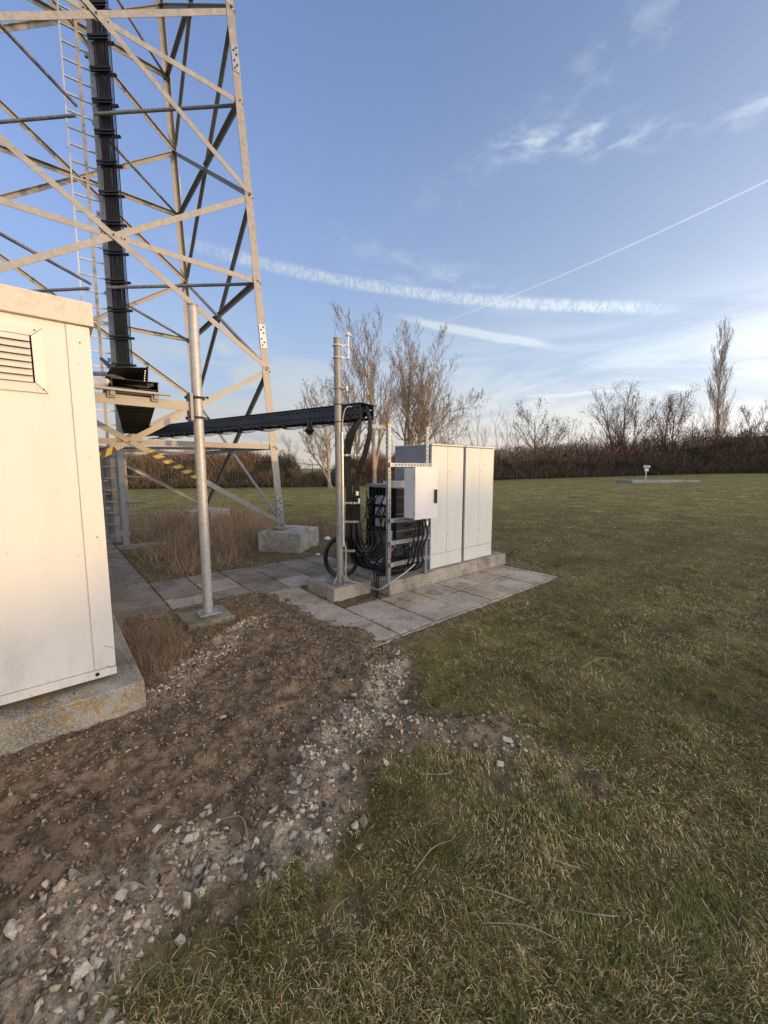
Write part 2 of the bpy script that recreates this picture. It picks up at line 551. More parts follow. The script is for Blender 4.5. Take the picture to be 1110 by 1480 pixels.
def grav_mask(x, y):
    wob = (fbm(x * 5, y * 5, 3, 9) - 0.5) * 0.22
    a = smooth(0.22, 0.06, poly_dist(x, y, GRAV, False) + wob)
    b = smooth(0.20, 0.03, poly_dist(x, y, GRAV2, False) + wob) * 0.7
    c = smooth(0.20, 0.05, poly_dist(x, y, GRAV3, False) + wob) * 0.3
    d = smooth(.30, .12, np.hypot((x + .12) * .8, y - 1.56) + wob)
    e = smooth(.26, .08, np.hypot(x - 1.45, y - 1.85) + wob) * .8
    return np.maximum(np.maximum(np.maximum(a, b), c), np.maximum(d, e))


def rect_in(x, y, rects, g=0.0):
    m = np.zeros(np.shape(x), bool)
    for a0, a1, b0, b1 in rects: m |= (x > a0 - g) & (x < a1 + g) & (y > b0 - g) & (y < b1 + g)
    return m


def rise(x, y):
    X = x * RGT.x + y * RGT.y; Y = x * FWD.x + y * FWD.y
    return np.clip(0.0235 * X, 0, 0.95) * smooth(7, 30, Y)


def ground_z(x, y):
    x = np.asarray(x, float); y = np.asarray(y, float)
    dm = dirt_mask(x, y)
    near = smooth(40, 8, np.hypot(x, y))
    z = rise(x, y) + (fbm(x * 0.6, y * 0.6, 3, 1) - 0.5) * 0.06 * near
    z = z + (fbm(x * 7, y * 7, 4, 2) - 0.5) * 0.035 * near * (1 - dm)
    dz = (fbm(x * 2.2, y * 2.2, 3, 3) - 0.45) * 0.12 + (fbm(x * 12, y * 12, 4, 4) - 0.5) * 0.10
    # the bank of soil lifts a little between cabin and paving, dips along its edge
    dz = dz + 0.035 * smooth(1.6, 2.8, y) - 0.03
    z = z * (1 - dm) + dz * dm
    z = z - 0.02
    # flatten towards the pavings so that soil and turf meet their edges
    g = np.full(x.shape, 1e9)
    for a0, a1, b0, b1 in PAVE_RECTS + PAD_RECTS:
        g = np.minimum(g, np.hypot(np.maximum(np.maximum(a0 - x, x - a1), 0), np.maximum(np.maximum(b0 - y, y - b1), 0)))
    k = smooth(0.35, 0.02, g)
    z = z * (1 - k) + (-0.006 + (fbm(x * 16, y * 16, 3, 6) - 0.5) * 0.03) * k
    # soil spilling over the corner of the paving
    sp = smooth(0.02, 0.16, 0.40 + (fbm(x * 6, y * 6, 4, 8) - 0.5) * 0.5 - np.hypot(x - 1.86, (y - 2.75) * 0.8))
    sp2 = smooth(0.0, 0.12, 0.16 + (fbm(x * 7, y * 7, 4, 12) - 0.5) * 0.4 - np.abs(x - 1.93)) * (y > 2.6) * (y < 4.6)
    sp3 = smooth(0.0, 0.12, 0.14 + (fbm(x * 7, y * 7, 4, 13) - 0.5) * 0.4 - np.abs(y - 4.56)) * (x > 0.5) * (x < 2.0)
    spill = np.maximum(np.maximum(sp, sp2), sp3)
    inside = rect_in(x, y, PAVE_RECTS, 0.004)
    z = np.where(inside, np.where(spill > 0.3, 0.004 + 0.012 * spill + (fbm(x * 20, y * 20, 3, 7) - 0.5) * 0.012, -0.05), z)
    pad = rect_in(x, y, PAD_RECTS, -0.03)
    z = np.where(pad, -0.05, z)
    return z


def gz(x, y): return float(ground_z(np.array([x]), np.array([y]))[0])


def axis(lo, hi, step, far):
    c = list(np.arange(lo, hi, step))
    s = step; x = hi
    while x < far:
        c.append(x); s *= 1.12; x += s
    c.append(far)
    s = step; x = lo - step; pre = []
    while x > -far:
        pre.append(x); s *= 1.12; x -= s
    pre.append(-far)
    return np.array(pre[::-1] + c)


def make_ground():
    gx = axis(-1.2, 6.4, 0.024, 2500); gy = axis(-0.3, 7.0, 0.024, 2500)
    X, Y = np.meshgrid(gx, gy, indexing='ij')
    x, y = X.ravel(), Y.ravel()
    z = ground_z(x, y)
    nx, ny = len(gx), len(gy)
    i = np.arange(nx * ny).reshape(nx, ny)
    f = np.stack([i[:-1, :-1].ravel(), i[1:, :-1].ravel(), i[1:, 1:].ravel(), i[:-1, 1:].ravel()], 1)
    d = np.maximum(dirt_mask(x, y), ((z > 0) & rect_in(x, y, PAVE_RECTS)) * 1.0)
    g = grav_mask(x, y) * (d > 0.02)
    # bare earth around the footings and among the weeds under the tower
    bare = smooth(0.5, 0.05, poly_dist(x, y, [(1.1, 6.2), (4.3, 6.2), (4.3, 8.5), (1.1, 10)]) * 1.0) * 0.0
    inw = in_poly(x, y, [(0.9, 6.0), (3.9, 5.9), (4.6, 7.2), (5.2, 12), (5.0, 15.5), (0.9, 15.5)])
    bare = np.where(inw, 0.75, 0.0)
    bare = np.maximum(bare, rect_in(x, y, [(2.43, 3.12, 3.45, 4.6), (5.5, 5.9, 3.2, 4.8), (-3, 1.0, 2.9, 4.6)], 0.1) * 0.9)
    bare = bare * (0.55 + 0.9 * fbm(x * 3, y * 3, 3, 21))
    bare = np.maximum(bare, 0.75 * smooth(0.30, 0.02, poly_dist(x, y, [(1.9, 2.6), (5.6, 2.52), (5.68, 4.0)], False) + (fbm(x * 4, y * 4, 3, 22) - 0.5) * 0.3))
    m = bpy.data.materials.new('soil_and_turf'); m.use_nodes = True
    n = NT(m.node_tree); b = m.node_tree.nodes['Principled BSDF']
    pos = n.new('ShaderNodeNewGeometry').outputs['Position']
    def attr(k):
        a = n.new('ShaderNodeAttribute'); a.attribute_name = k
        return a.outputs['Fac']
    n1 = n.noise(pos, 1.4, 6, 0.6); n2 = n.noise(pos, 14, 6, 0.7); n3 = n.noise(pos, 70, 5, 0.7); n4 = n.noise(pos, 0.18, 4, 0.55)
    n5 = n.noise(n.mapping(pos, (1, 1, 1)), 4.0, 8, 0.75, 0.6)
    # thatch of mown grass: straw and green fibres
    fib = n.noise(n.mapping(pos, (30, 120, 30), (0, 0, 0.6)), 1.0, 3, 0.6, 1.5)
    turf = n.mix(n.mapr(n2, 0.38, 0.62), (0.105, 0.090, 0.024), (0.39, 0.31, 0.11))
    turf = n.mix(n.mul(n.mapr(fib, 0.5, 0.7), 0.5), turf, (0.42, 0.33, 0.15))
    turf = n.mix(n.mul(n.mapr(n5, 0.46, 0.60), 0.6), turf, (0.20, 0.20, 0.032))
    turf = n.mix(n.mul(n.mapr(n1, 0.50, 0.68), 0.55), turf, (0.34, 0.25, 0.10))
    turf = n.mix(n.mul(n.mapr(n4, 0.42, 0.62), 0.35), turf, (0.25, 0.25, 0.045))
    n6 = n.noise(n.mapping(pos, (1.0, 1.0, 1.0)), 1.1, 10, 0.78, 0.4)
    turf = n.mix(n.mul(n.mapr(n6, 0.50, 0.62), 0.55), turf, (0.58, 0.46, 0.16))
    turf = n.mix(n.mul(n.mapr(n6, 0.48, 0.38), 0.45), turf, (0.062, 0.068, 0.026))
    soil = n.mix(n.mapr(n2, 0.35, 0.65), (0.125, 0.084, 0.048), (0.37, 0.262, 0.155))
    soil = n.mix(n.mul(n.mapr(n3, 0.52, 0.70), 0.5), soil, (0.44, 0.345, 0.24))
    grav = n.mix(n.mapr(n3, 0.35, 0.65), (0.40, 0.30, 0.19), (0.78, 0.64, 0.44))
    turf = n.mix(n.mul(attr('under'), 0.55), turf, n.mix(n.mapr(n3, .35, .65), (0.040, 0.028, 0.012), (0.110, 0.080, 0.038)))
    c = n.mix(n.mul(attr('bare'), 0.9), turf, n.mix(0.35, soil, (0.10, 0.075, 0.045)))
    c = n.mix(attr('dirt'), c, soil)
    c = n.mix(n.mul(attr('gravel'), n.mapr(n.noise(pos, 7.0, 5, 0.7), 0.38, 0.58, 0.22, 0.95)), c, grav)
    n.put(b.inputs['Base Color'], c)
    b.inputs['Roughness'].default_value = 0.95
    b.inputs['Specular IOR Level'].default_value = 0.15
    h = n.add(n.mul(n2, 1.0), n.mul(n3, 0.5))
    n.put(b.inputs['Normal'], n.bump(h, 0.9, 0.03))
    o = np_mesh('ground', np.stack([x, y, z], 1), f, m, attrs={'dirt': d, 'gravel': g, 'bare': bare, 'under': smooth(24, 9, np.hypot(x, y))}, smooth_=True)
    o['kind'] = 'structure'
    return o


make_ground()

# ------------------------------------------------------------------ paving
paving = setp(empty('path'), kind='structure')


def slab_mesh(lx, ly, seed):
    r = random.Random(seed)
    mb = MB()
    c = 0.006
    pts = []
    for (sx, sy) in ((-1, -1), (1, -1), (1, 1), (-1, 1)):
        pts.append((sx * (lx / 2) + r.uniform(-.002, .002), sy * (ly / 2) + r.uniform(-.002, .002)))
    bot = [(x, y, -0.05) for x, y in pts]
    mid = [(x, y, -c) for x, y in pts]
    top = [(x - math.copysign(c, x), y - math.copysign(c, y), 0) for x, y in pts]
    mb.poly(bot + mid + top, [(0, 1, 5, 4), (1, 2, 6, 5), (2, 3, 7, 6), (3, 0, 4, 7), (4, 5, 9, 8), (5, 6, 10, 9), (6, 7, 11, 10), (7, 4, 8, 11), (8, 9, 10, 11)])
    return mb


def slab(a0, a1, b0, b1, m, seed, name='slab', dz=None):
    r = random.Random(seed * 31 + 5)
    j = 0.008
    o = link(name, slab_mesh(a1 - a0 - 2 * j, b1 - b0 - 2 * j, seed).mesh(name, m), paving)
    o.location = ((a0 + a1) / 2, (b0 + b1) / 2, r.uniform(-.005, .003) if dz is None else dz)
    o.rotation_euler = (r.uniform(-.006, .006), r.uniform(-.006, .006), r.uniform(-.006, .006))
    return o


k = 0
for i in range(6):                       # two rows in front of the cabinet pad
    for j, (b0, b1) in enumerate(((2.625, 3.10), (3.10, 3.515))):
        a0 = 2.43 + .5 * i
        if j == 1 and i == 0: b1 = 3.54
        k += 1; slab(a0, a0 + .5, b0, b1, SLABS[random.choice((0, 0, 1))], k)
for j in range(4):                       # the column of slabs towards the tower path
    k += 1; slab(1.93, 2.43, 2.62 + .5 * j, 3.12 + .5 * j, SLABS[random.choice((0, 1, 1))], k)
for i in range(6):                       # the path passing under the tower
    for j in range(3):
        a0 = 0.95 + .465 * i; b0 = 4.62 + .485 * j
        k += 1; slab(a0, a0 + .465, b0, b0 + .485, SLABS[random.choice((2, 2, 2, 0))], k)
for j in range(13):                      # the path along the cabin to the ladder
    k += 1; slab(0.43, 0.95, 4.08 + .5 * j, 4.58 + .5 * j, SLABS[2], k)
for i in range(2):
    k += 1; slab(0.95 + .5 * i, 1.45 + .5 * i, 9.0, 9.5, SLABS[2], k)
for i in range(3):                       # thin edging strip
    k += 1; slab(2.43 + i, 3.43 + i, 2.575, 2.622, SLABS[0], k, 'edging_strip', -0.004)
k += 1; slab(5.44, 5.54, 2.575, 3.60, SLABS[0], k, 'edging_strip', -0.004)
k += 1; slab(1.93, 2.43, 2.56, 2.615, SLABS[1], k, 'edging_strip', -0.006)

# ------------------------------------------------------------------ rough concrete blocks


def rough_block(name, lo, hi, m, parent=None, chip=0.006, rz=0.0, loc=None, pyramid=0.0, cell=0.045, seed=0, sink=0.06):
    """a cast block with uneven, chipped faces"""
    cx, cy = (lo[0] + hi[0]) / 2, (lo[1] + hi[1]) / 2
    dx, dy, dz = hi[0] - lo[0], hi[1] - lo[1], hi[2] - lo[2]
    bm = bmesh.new()
    bmesh.ops.create_cube(bm, size=1.0)
    bmesh.ops.scale(bm, vec=(dx, dy, dz + sink), verts=bm.verts)
    bmesh.ops.bevel(bm, geom=list(bm.edges), offset=0.010, segments=1, affect='EDGES')
    long_e = True
    for it in range(9):
        es = [e for e in bm.edges if e.calc_length() > cell * 1.6]
        if not es: break
        bmesh.ops.subdivide_edges(bm, edges=es, cuts=1, use_grid_fill=True)
    bmesh.ops.triangulate(bm, faces=bm.faces)
    r = random.Random(seed)
    co = np.array([v.co[:] for v in bm.verts])
    s1 = fbm(co[:, 0] * 18 + co[:, 2] * 13 + seed, co[:, 1] * 18 - co[:, 2] * 15, 4, 40 + seed)
    s2 = vnoise(co[:, 0] * 60 + co[:, 2] * 41, co[:, 1] * 60 + co[:, 2] * 37, 50)
    for v, a, b_ in zip(bm.verts, s1, s2):
        c = v.co
        edge = sum(abs(abs(q) - h_) < 0.02 for q, h_ in zip(c, (dx / 2, dy / 2, (dz + sink) / 2)))
        d = (a - 0.5) * 2 * chip + (b_ - .5) * chip * 0.8
        if edge >= 2: d -= abs(a - .4) * chip * 2.5
        n_ = Vector((c.x / dx, c.y / dy, c.z / dz)); n_.normalize()
        v.co += n_ * d
        if pyramid and c.z > 0:
            q = 1 - max(abs(c.x) / (dx / 2), abs(c.y) / (dy / 2))
            v.co.z += pyramid * max(0, min(1, q * 1.5))
        v.co.z += (lo[2] + hi[2]) / 2 - sink / 2
    for v in bm.verts: v.co.z -= lo[2]
    me = bpy.data.meshes.new(name); bm.to_mesh(me); bm.free()
    me.materials.append(m)
    o = link(name, me, parent)
    o.location = (cx, cy, lo[2]); o.rotation_euler = (0, 0, rz)
    return o


setp(rough_block('concrete_pad', (3.10, 3.52, 0.0), (5.64, 4.45, 0.17), CONC, seed=1),
     'long raised concrete pad carrying the two light grey cabinets', 'concrete pad')
setp(rough_block('concrete_pad', (2.46, 3.78, 0.0), (3.02, 4.42, 0.15), CONC, seed=2),
     'small square concrete pad under the cable mast', 'concrete pad')
setp(rough_block('concrete_plinth', (-3.2, 2.86, 0.0), (0.39, 5.9, 0.18), CONC_CAB, seed=3, cell=0.07),
     'concrete plinth with orange lichen under the cream cabin', 'concrete plinth')
setp(rough_block('concrete_footing', (0.93, 3.99, 0.0), (1.38, 4.44, 0.052), CONC_MOSS, seed=4, chip=0.012),
     'low mossy concrete footing under the lone steel pole', 'concrete footing')

# ------------------------------------------------------------------ lattice tower
TR = (3.47, 6.99); TW = 4.96; TK = 0.05
LEV = [0.42, 1.96, 3.38, 4.94, 6.38, 7.90, 9.33, 10.86, 12.3, 13.8, 15.2]
TC = (TR[0] - TW / 2, TR[1] + TW / 2)


def leg_pt(i, z):
    """legs: 0 right, 1 back, 2 far left, 3 near left"""
    hw = TW / 2 - TK * z
    sx, sy = ((1, -1), (1, 1), (-1, 1), (-1, -1))[i]
    return Vector((TC[0] + sx * hw, TC[1] + sy * hw, z))


def angle_bar(mb, p0, p1, u, n, s1=0.09, s2=0.07, t=0.009, off=0.0, centred=True):
    """an L section: one flange along u, the other along n from the +u edge"""
    p0, p1 = Vector(p0), Vector(p1)
    ax = (p1 - p0).normalized()
    n = Vector(n); n = (n - ax * n.dot(ax)).normalized()
    u = Vector(u); u = u - ax * u.dot(ax) - n * u.dot(n); u.normalize()
    c0 = u * (s1 / 2) if centred else Vector()
    sec = [Vector((0, 0)), Vector((-s1, 0)), Vector((-s1, t)), Vector((-t, t)), Vector((-t, s2)), Vector((0, s2))]
    vs = []
    for p in (p0, p1):
        for q in sec: vs.append(p + c0 + u * q.x + n * (q.y + off))
    f = [(i, (i + 1) % 6, 6 + (i + 1) % 6, 6 + i) for i in range(6)]
    mb.poly(vs, f + [(0, 5, 4, 3), (0, 3, 2, 1), (6, 9, 10, 11), (6, 7, 8, 9)])
    return mb


tower = thing('lattice_tower', 'tall four legged galvanised steel lattice tower rising out of the picture behind the cabin', 'tower', (TC[0], TC[1], 0))
TOFF = Vector((-TC[0], -TC[1], 0))


def tp(mb, name, m, bevel=0):
    o = mb.build(name, m, tower, bevel=bevel)
    o.data.transform(Matrix.Translation(TOFF))
    return o


UP = Vector((0, 0, 1))
BOLT_ME = MB().tube([(0, 0, 0), (0, 0, .018)], .014, 6).mesh('bolt', BOLT)
ztop = LEV[-1]
for i in range(4):
    sx, sy = ((1, -1), (1, 1), (-1, 1), (-1, -1))[i]
    mb = MB()
    angle_bar(mb, leg_pt(i, 0.40), leg_pt(i, ztop), (sx, 0, 0), (0, -sy, 0), 0.135, 0.135, 0.013, centred=False)
    leg = tp(mb, 'leg', GALV)
    # foot plate and anchor bolts
    p = leg_pt(i, 0.415)
    tp(MB().box(p + Vector((-sx * .06, -sy * .06, -.004)), (0.26, 0.26, 0.018)), 'base_plate', GALV)
    b = MB()
    for q in ((.10, .10), (-.22, .10), (.10, -.22), (-.22, -.22)):
        pass
    for zs in (0.83, 2.42 + 1.55, 8.55):
        mb = MB(); bb = MB()
        c = leg_pt(i, zs)
        for fd, nd in ((Vector((-sx, 0, 0)), Vector((0, sy, 0))), (Vector((0, -sy, 0)), Vector((sx, 0, 0)))):
            lean = (leg_pt(i, zs + .5) - leg_pt(i, zs - .5)).normalized()
            cc = c + fd * 0.072 + nd * 0.007
            y_ = lean; x_ = (fd - y_ * fd.dot(y_)).normalized(); z_ = x_.cross(y_)
            M3 = Matrix((x_, y_, z_)).transposed()
            mb.box(cc, (0.115, 0.42, 0.012), m=M3)
            for kx, ky in ((-.028, .165), (.02, .11), (-.022, .06), (.024, -.05), (-.02, -.105), (.02, -.16)):
                q = cc + x_ * kx + y_ * ky + nd * 0.006
                bo = link('bolt', BOLT_ME, tower)
                bo.location = q + TOFF; bo.rotation_euler = nd.to_track_quat('Z', 'Y').to_euler()
        tp(mb, 'splice_plate', GALV_LT)

FACES = ((3, 0, Vector((0, 1, 0))), (0, 1, Vector((-1, 0, 0))), (1, 2, Vector((0, -1, 0))), (2, 3, Vector((1, 0, 0))))
for fi, (i, j, n_in) in enumerate(FACES):
    for lv in range(0, len(LEV) - 2, 2):
        z0, zm, z1 = LEV[lv], LEV[lv + 1], LEV[lv + 2]
        a0, a1 = leg_pt(i, z0 + (0.05 if lv == 0 else 0)), leg_pt(i, z1)
        b0, b1 = leg_pt(j, z0 + (0.05 if lv == 0 else 0)), leg_pt(j, z1)
        am, bm_ = leg_pt(i, zm), leg_pt(j, zm)
        horiz = (b0 - a0).normalized()
        # two crossing diagonals and a strut through their crossing
        tp(angle_bar(MB(), a1, b0, UP, n_in, 0.085, 0.06, 0.008, -0.0095), 'brace', GALV)
        tp(angle_bar(MB(), a0, b1, UP, n_in, 0.085, 0.06, 0.008, 0.015), 'brace', GALV)
        mid = (am + bm_) / 2
        for p, q in ((am, mid - horiz * 0.09), (bm_, mid + horiz * 0.09)):
            tp(angle_bar(MB(), p, q, UP, n_in, 0.085, 0.075, 0.008, 0.027), 'strut', GALV)
        nu = n_in.cross(horiz)
        g = MB()
        M3 = Matrix((horiz, UP, n_in)).transposed()
        g.box(mid + n_in * 0.0245, (0.34, 0.13, 0.006), m=M3)
        tp(g, 'gusset_plate', GALV)
        bb = MB()
        for kx in (-.14, -.10, 0, .10, .14):
            q = mid + horiz * kx - n_in * (0.02 if kx == 0 else -0.020)
            bb.tube([q, q - n_in * 0.014], 0.012, 6)
        for q, hs in ((a1, 1), (b1, -1), (am, 1), (bm_, -1), (a0, 1), (b0, -1)):
            q = q + horiz * hs * 0.06
            bb.tube([q - n_in * 0.010, q - n_in * 0.026], 0.012, 6)
        tp(bb, 'small_bolts', BOLT)['kind'] = 'stuff'
# plan braces at the middle of each panel
for lv in range(1, len(LEV), 2):
    z = LEV[lv]
    c = Vector((TC[0], TC[1], z))
    for i in range(4):
        tp(MB().tube([leg_pt(i, z) + Vector((0, 0, -.03)), c + (leg_pt(i, z) - c).normalized() * 0.18], 0.028, 8), 'plan_brace', GALV_DK)
# hazard tape wrapped round the low braces


def tape(p0, p1, w, nrm, rep, up=(0, 0, 1)):
    p0, p1 = Vector(p0), Vector(p1)
    ax = (p1 - p0); L = ax.length; ax.normalize()
    n = Vector(nrm); n = (n - ax * n.dot(ax)).normalized()
    u = n.cross(ax)
    me = bpy.data.meshes.new('hazard_tape')
    h = w / 2; d = 0.012
    ring = [u * h - n * d, -u * h - n * d, -u * h + n * d * 2, u * h + n * d * 2]
    vs = [p + r + TOFF for p in (p0, p1) for r in ring]
    fs = [(0, 1, 5, 4), (1, 2, 6, 5), (2, 3, 7, 6), (3, 0, 4, 7)]
    me.from_pydata([tuple(v) for v in vs], [], fs)
    uv = me.uv_layers.new(name='UVMap')
    for p in me.polygons:
        for li, vi in zip(p.loop_indices, p.vertices):
            uv.data[li].uv = (rep * (vi // 4), 0.0 if vi % 4 in (0, 3) else 1.0)
    me.materials.append(TAPE)
    return link('hazard_tape', me, tower)


d0, d1 = leg_pt(3, LEV[2]), leg_pt(0, LEV[0] + .05)   # falls to the right leg
e0, e1_ = leg_pt(3, LEV[0] + .05), leg_pt(0, LEV[2])   # rises to the right leg
tape(d0.lerp(d1, 0.535), d0.lerp(d1, 0.70), 0.088, (0, -1, 0), 6.0)
tape(e0.lerp(e1_, 0.36), e0.lerp(e1_, 0.475), 0.088, (0, -1, 0), 3.5)

foot_lab = ('square weathered concrete footing under the right tower leg beside the cable mast',
            'pale concrete footing under the back tower leg behind the dry weeds',
            'concrete footing under the far left tower leg hidden behind the cabin',
            'concrete footing under the near left tower leg outside the left edge')
for i in range(4):
    p = leg_pt(i, 0)
    bz = 0.352 if i == 0 else 0.36
    c = (p.x - .2 if i == 0 else p.x, p.y - .1 if i == 0 else p.y)
    if i == 0: c = (3.60, 7.12)
    setp(rough_block('concrete_footing', (c[0] - .44, c[1] - .44, -0.03), (c[0] + .44, c[1] + .44, bz), CONC_BLK, rz=math.radians(36),
                     pyramid=0.06, seed=10 + i, chip=0.003), foot_lab[i], 'concrete footing')

# ------------------------------------------------------------------ cream equipment cabin
cabin = thing('equipment_cabin', 'cream painted equipment cabin with louvred vent on a concrete plinth', 'cabin', (-1.4, 4.3, 0.18))


def cp(mb, name, m, bevel=0.0, parent=None, **kw):
    o = mb.build(name, m, parent or cabin, bevel=bevel, **kw)
    if parent is None or parent is cabin:
        o.data.transform(Matrix.Translation((1.4, -4.3, -0.18)))
    else:
        o.data.transform(Matrix.Translation((1.4, -4.3, -0.18)))
    return o


FB = 3.03
cp(MB().mm((-3.05, FB, 0.27), (0.245, 5.7, 2.40)), 'wall', CREAM, 0.004)
cp(MB().mm((-3.06, FB - .014, 0.215), (0.258, FB + .05, 0.268)), 'bottom_rail', CREAM, 0.002)
cp(MB().mm((0.145, FB - .012, 0.272), (0.256, FB + .08, 2.395)), 'corner_trim', CREAM, 0.003)
cp(MB().mm((-3.09, FB - .032, 2.40), (0.278, 5.75, 2.535)), 'roof_trim', FASC, 0.006)
cp(MB().mm((-3.0, FB + .05, 2.535), (0.2, 5.65, 2.56)), 'roof', FASC, 0.004)
# cladding panel standing 3 mm proud so its joint to the trim reads
cp(MB().mm((-1.05, FB - .006, 0.272), (0.138, FB + .02, 2.395)), 'cladding_panel', CREAM, 0.002)
cp(MB().mm((-2.25, FB - .006, 0.272), (-1.058, FB + .02, 2.395)), 'cladding_panel', CREAM, 0.002)
cp(MB().mm((-3.045, FB - .006, 0.272), (-2.258, FB + .02, 2.395)), 'cladding_panel', CREAM, 0.002)
cp(MB().tube([(0.155, FB - .0165, 0.243), (0.155, FB + .02, 0.243)], 0.0115, 16), 'drain_hole', HOLE)
va0, va1, vz0, vz1 = -0.50, 0.040, 1.985, 2.345
vent = None
fr = MB(); w = 0.052; y0, y1 = FB - .026, FB - .006
# mitred frame, four bevelled mouldings
for (p, q, r_, s_) in (((va0, vz0), (va1, vz0), (va1 - w, vz0 + w), (va0 + w, vz0 + w)), ((va1, vz0), (va1, vz1), (va1 - w, vz1 - w), (va1 - w, vz0 + w)),
                       ((va1, vz1), (va0, vz1), (va0 + w, vz1 - w), (va1 - w, vz1 - w)), ((va0, vz1), (va0, vz0), (va0 + w, vz0 + w), (va0 + w, vz1 - w))):
    cxx = sum(t[0] for t in (p, q, r_, s_)) / 4; czz = sum(t[1] for t in (p, q, r_, s_)) / 4
    P4 = [((t[0] - cxx) * .995 + cxx, (t[1] - czz) * .98 + czz) for t in (p, q, r_, s_)]
    fr.poly([(t[0], y0 + (0.006 if k_ < 2 else 0), t[1]) for k_, t in enumerate(P4)] + [(t[0], y1, t[1]) for t in P4],
            [(0, 1, 2, 3), (7, 6, 5, 4), (0, 4, 5, 1), (1, 5, 6, 2), (2, 6, 7, 3), (3, 7, 4, 0)])
vent = cp(fr, 'vent', CREAM, 0.0015)
cp(MB().mm((va0 + w, FB - .0085, vz0 + w), (va1 - w, FB - .0065, vz1 - w)), 'backing', HOLE, parent=vent)
ns = 7
for i in range(ns):
    zc = vz0 + w + (i + .5) * (vz1 - vz0 - 2 * w) / ns
    mb = MB().box((0, 0, 0), (va1 - va0 - 2 * w - .012, 0.003, 0.045), m=Matrix.Rotation(math.radians(-38), 3, 'X'))
    mb.v = [(x + (va0 + va1) / 2 - 0.002, y + FB - .027, z + zc) for x, y, z in mb.v]
    cp(mb, 'slat', CREAM, parent=vent)
for (x, z) in ((0.005, 2.325), (0.022, 2.005), (-0.30, 2.33), (-0.30, 2.002), (0.205, 2.30), (0.212, 1.13)):
    yy = FB - .012 if x > 0.15 else FB - .022
    cp(MB().tube([(x, yy - .0035, z), (x, yy + .004, z)], 0.0045, 8), 'screw', BOLT)

# ------------------------------------------------------------------ lone pole by the cabin
PP = (1.18, 4.21)
pole = thing('steel_pole', 'lone galvanised steel pole on a mossy footing beside the cabin', 'pole', (PP[0], PP[1], 0.10))


def rel(o, loc): o.data.transform(Matrix.Translation(-Vector(loc))); return o


PL = (PP[0], PP[1], 0.10)
pm = bpy.data.materials.new('banded_zinc_pipe'); pm.use_nodes = True
n_ = NT(pm.node_tree); bb_ = pm.node_tree.nodes['Principled BSDF']
tc_ = n_.new('ShaderNodeTexCoord').outputs['Object']
q1 = n_.noise(n_.mapping(tc_, (18, 18, 95)), 1.0, 4, 0.6, 0.5); q2 = n_.noise(tc_, 9, 6, 0.65)
c_ = n_.mix(n_.mapr(q1, 0.35, 0.65), (0.42, 0.41, 0.39), (0.55, 0.54, 0.52))
c_ = n_.mix(n_.mul(n_.mapr(q2, 0.5, 0.66), 0.5), c_, (0.38, 0.34, 0.28))
n_.put(bb_.inputs['Base Color'], c_); bb_.inputs['Metallic'].default_value = 0.35; bb_.inputs['Roughness'].default_value = 0.5
n_.put(bb_.inputs['Normal'], n_.bump(q1, 0.25, 0.002))
rel(MB().tube([(PP[0], PP[1], 0.07), (PP[0], PP[1], 3.10)], 0.047, 28).build('tube', pm, pole, smooth=True), PL)
rel(MB().tube([(PP[0], PP[1], 3.10), (PP[0], PP[1], 3.115)], 0.049, 28).build('cap', GALV_DK, pole, smooth=True), PL)
rel(MB().box((PP[0], PP[1], 0.066), (0.21, 0.21, 0.014)).build('base_plate', GALV_LT, pole, bevel=.002), PL)
bb = MB()
for sx in (-1, 1):
    for sy in (-1, 1):
        q = (PP[0] + sx * .083, PP[1] + sy * .083, 0.07)
        bb.tube([q, (q[0], q[1], 0.105)], 0.008, 6); bb.tube([q, (q[0], q[1], 0.084)], 0.014, 6)
rel(bb.build('anchor_bolt', GALV_DK, pole), PL)
for z in (2.06, 2.24):
    mb = MB()
    ring = [(PP[0] + math.cos(a) * .050, PP[1] + math.sin(a) * .050, z) for a in np.linspace(0, 2 * PI, 25)]
    mb.tube(ring, 0.006, 6, False)
    rel(mb.build('clamp_band', BOLT, pole), PL)
rel(MB().mm((PP[0] - .085, PP[1] - .07, 2.02), (PP[0] - .058, PP[1] + .07, 2.28)).build('clamp_plate', GALV_DK, pole, bevel=.002), PL)
bb = MB()
for z in (2.05, 2.25):
    for y in (-.06, .06):
        q = Vector((PP[0] - .10, PP[1] + y, z)); bb.tube([q, q + Vector((.19, 0, 0))], 0.006, 6); bb.tube([q, q + Vector((.012, 0, 0))], 0.014, 6); bb.tube([q + Vector((.17, 0, 0)), q + Vector((.182, 0, 0))], 0.014, 6)
rel(bb.build('clamp_bolt', BOLT, pole), PL)
# beam from the pole to the cabin
beam = thing('support_beam', 'horizontal steel channel running from the lone pole to the cabin under the cable tray', 'beam', (0.65, 4.10, 2.15))
BL = (0.65, 4.10, 2.15)
mb = MB(); angle_bar(mb, (0.262, 4.17, 2.155), (1.10, 4.17, 2.155), UP, (0, 1, 0), 0.085, 0.07, 0.007)
rel(mb.build('channel', GALV, beam), BL)
rel(MB().mm((0.262, 4.09, 2.22), (0.92, 4.13, 2.24)).build('flat_rail', GALV, beam, bevel=.002), BL)
for x in (0.47, 0.80):
    mb = MB().mm((x - .03, 4.14, 2.165), (x + .03, 4.162, 2.23)); mb.mm((x - .012, 4.115, 2.18), (x + .02, 4.14, 2.24))
    rel(mb.build('clamp', GALV_DK, beam, bevel=.002), BL)

# ------------------------------------------------------------------ perforated plates


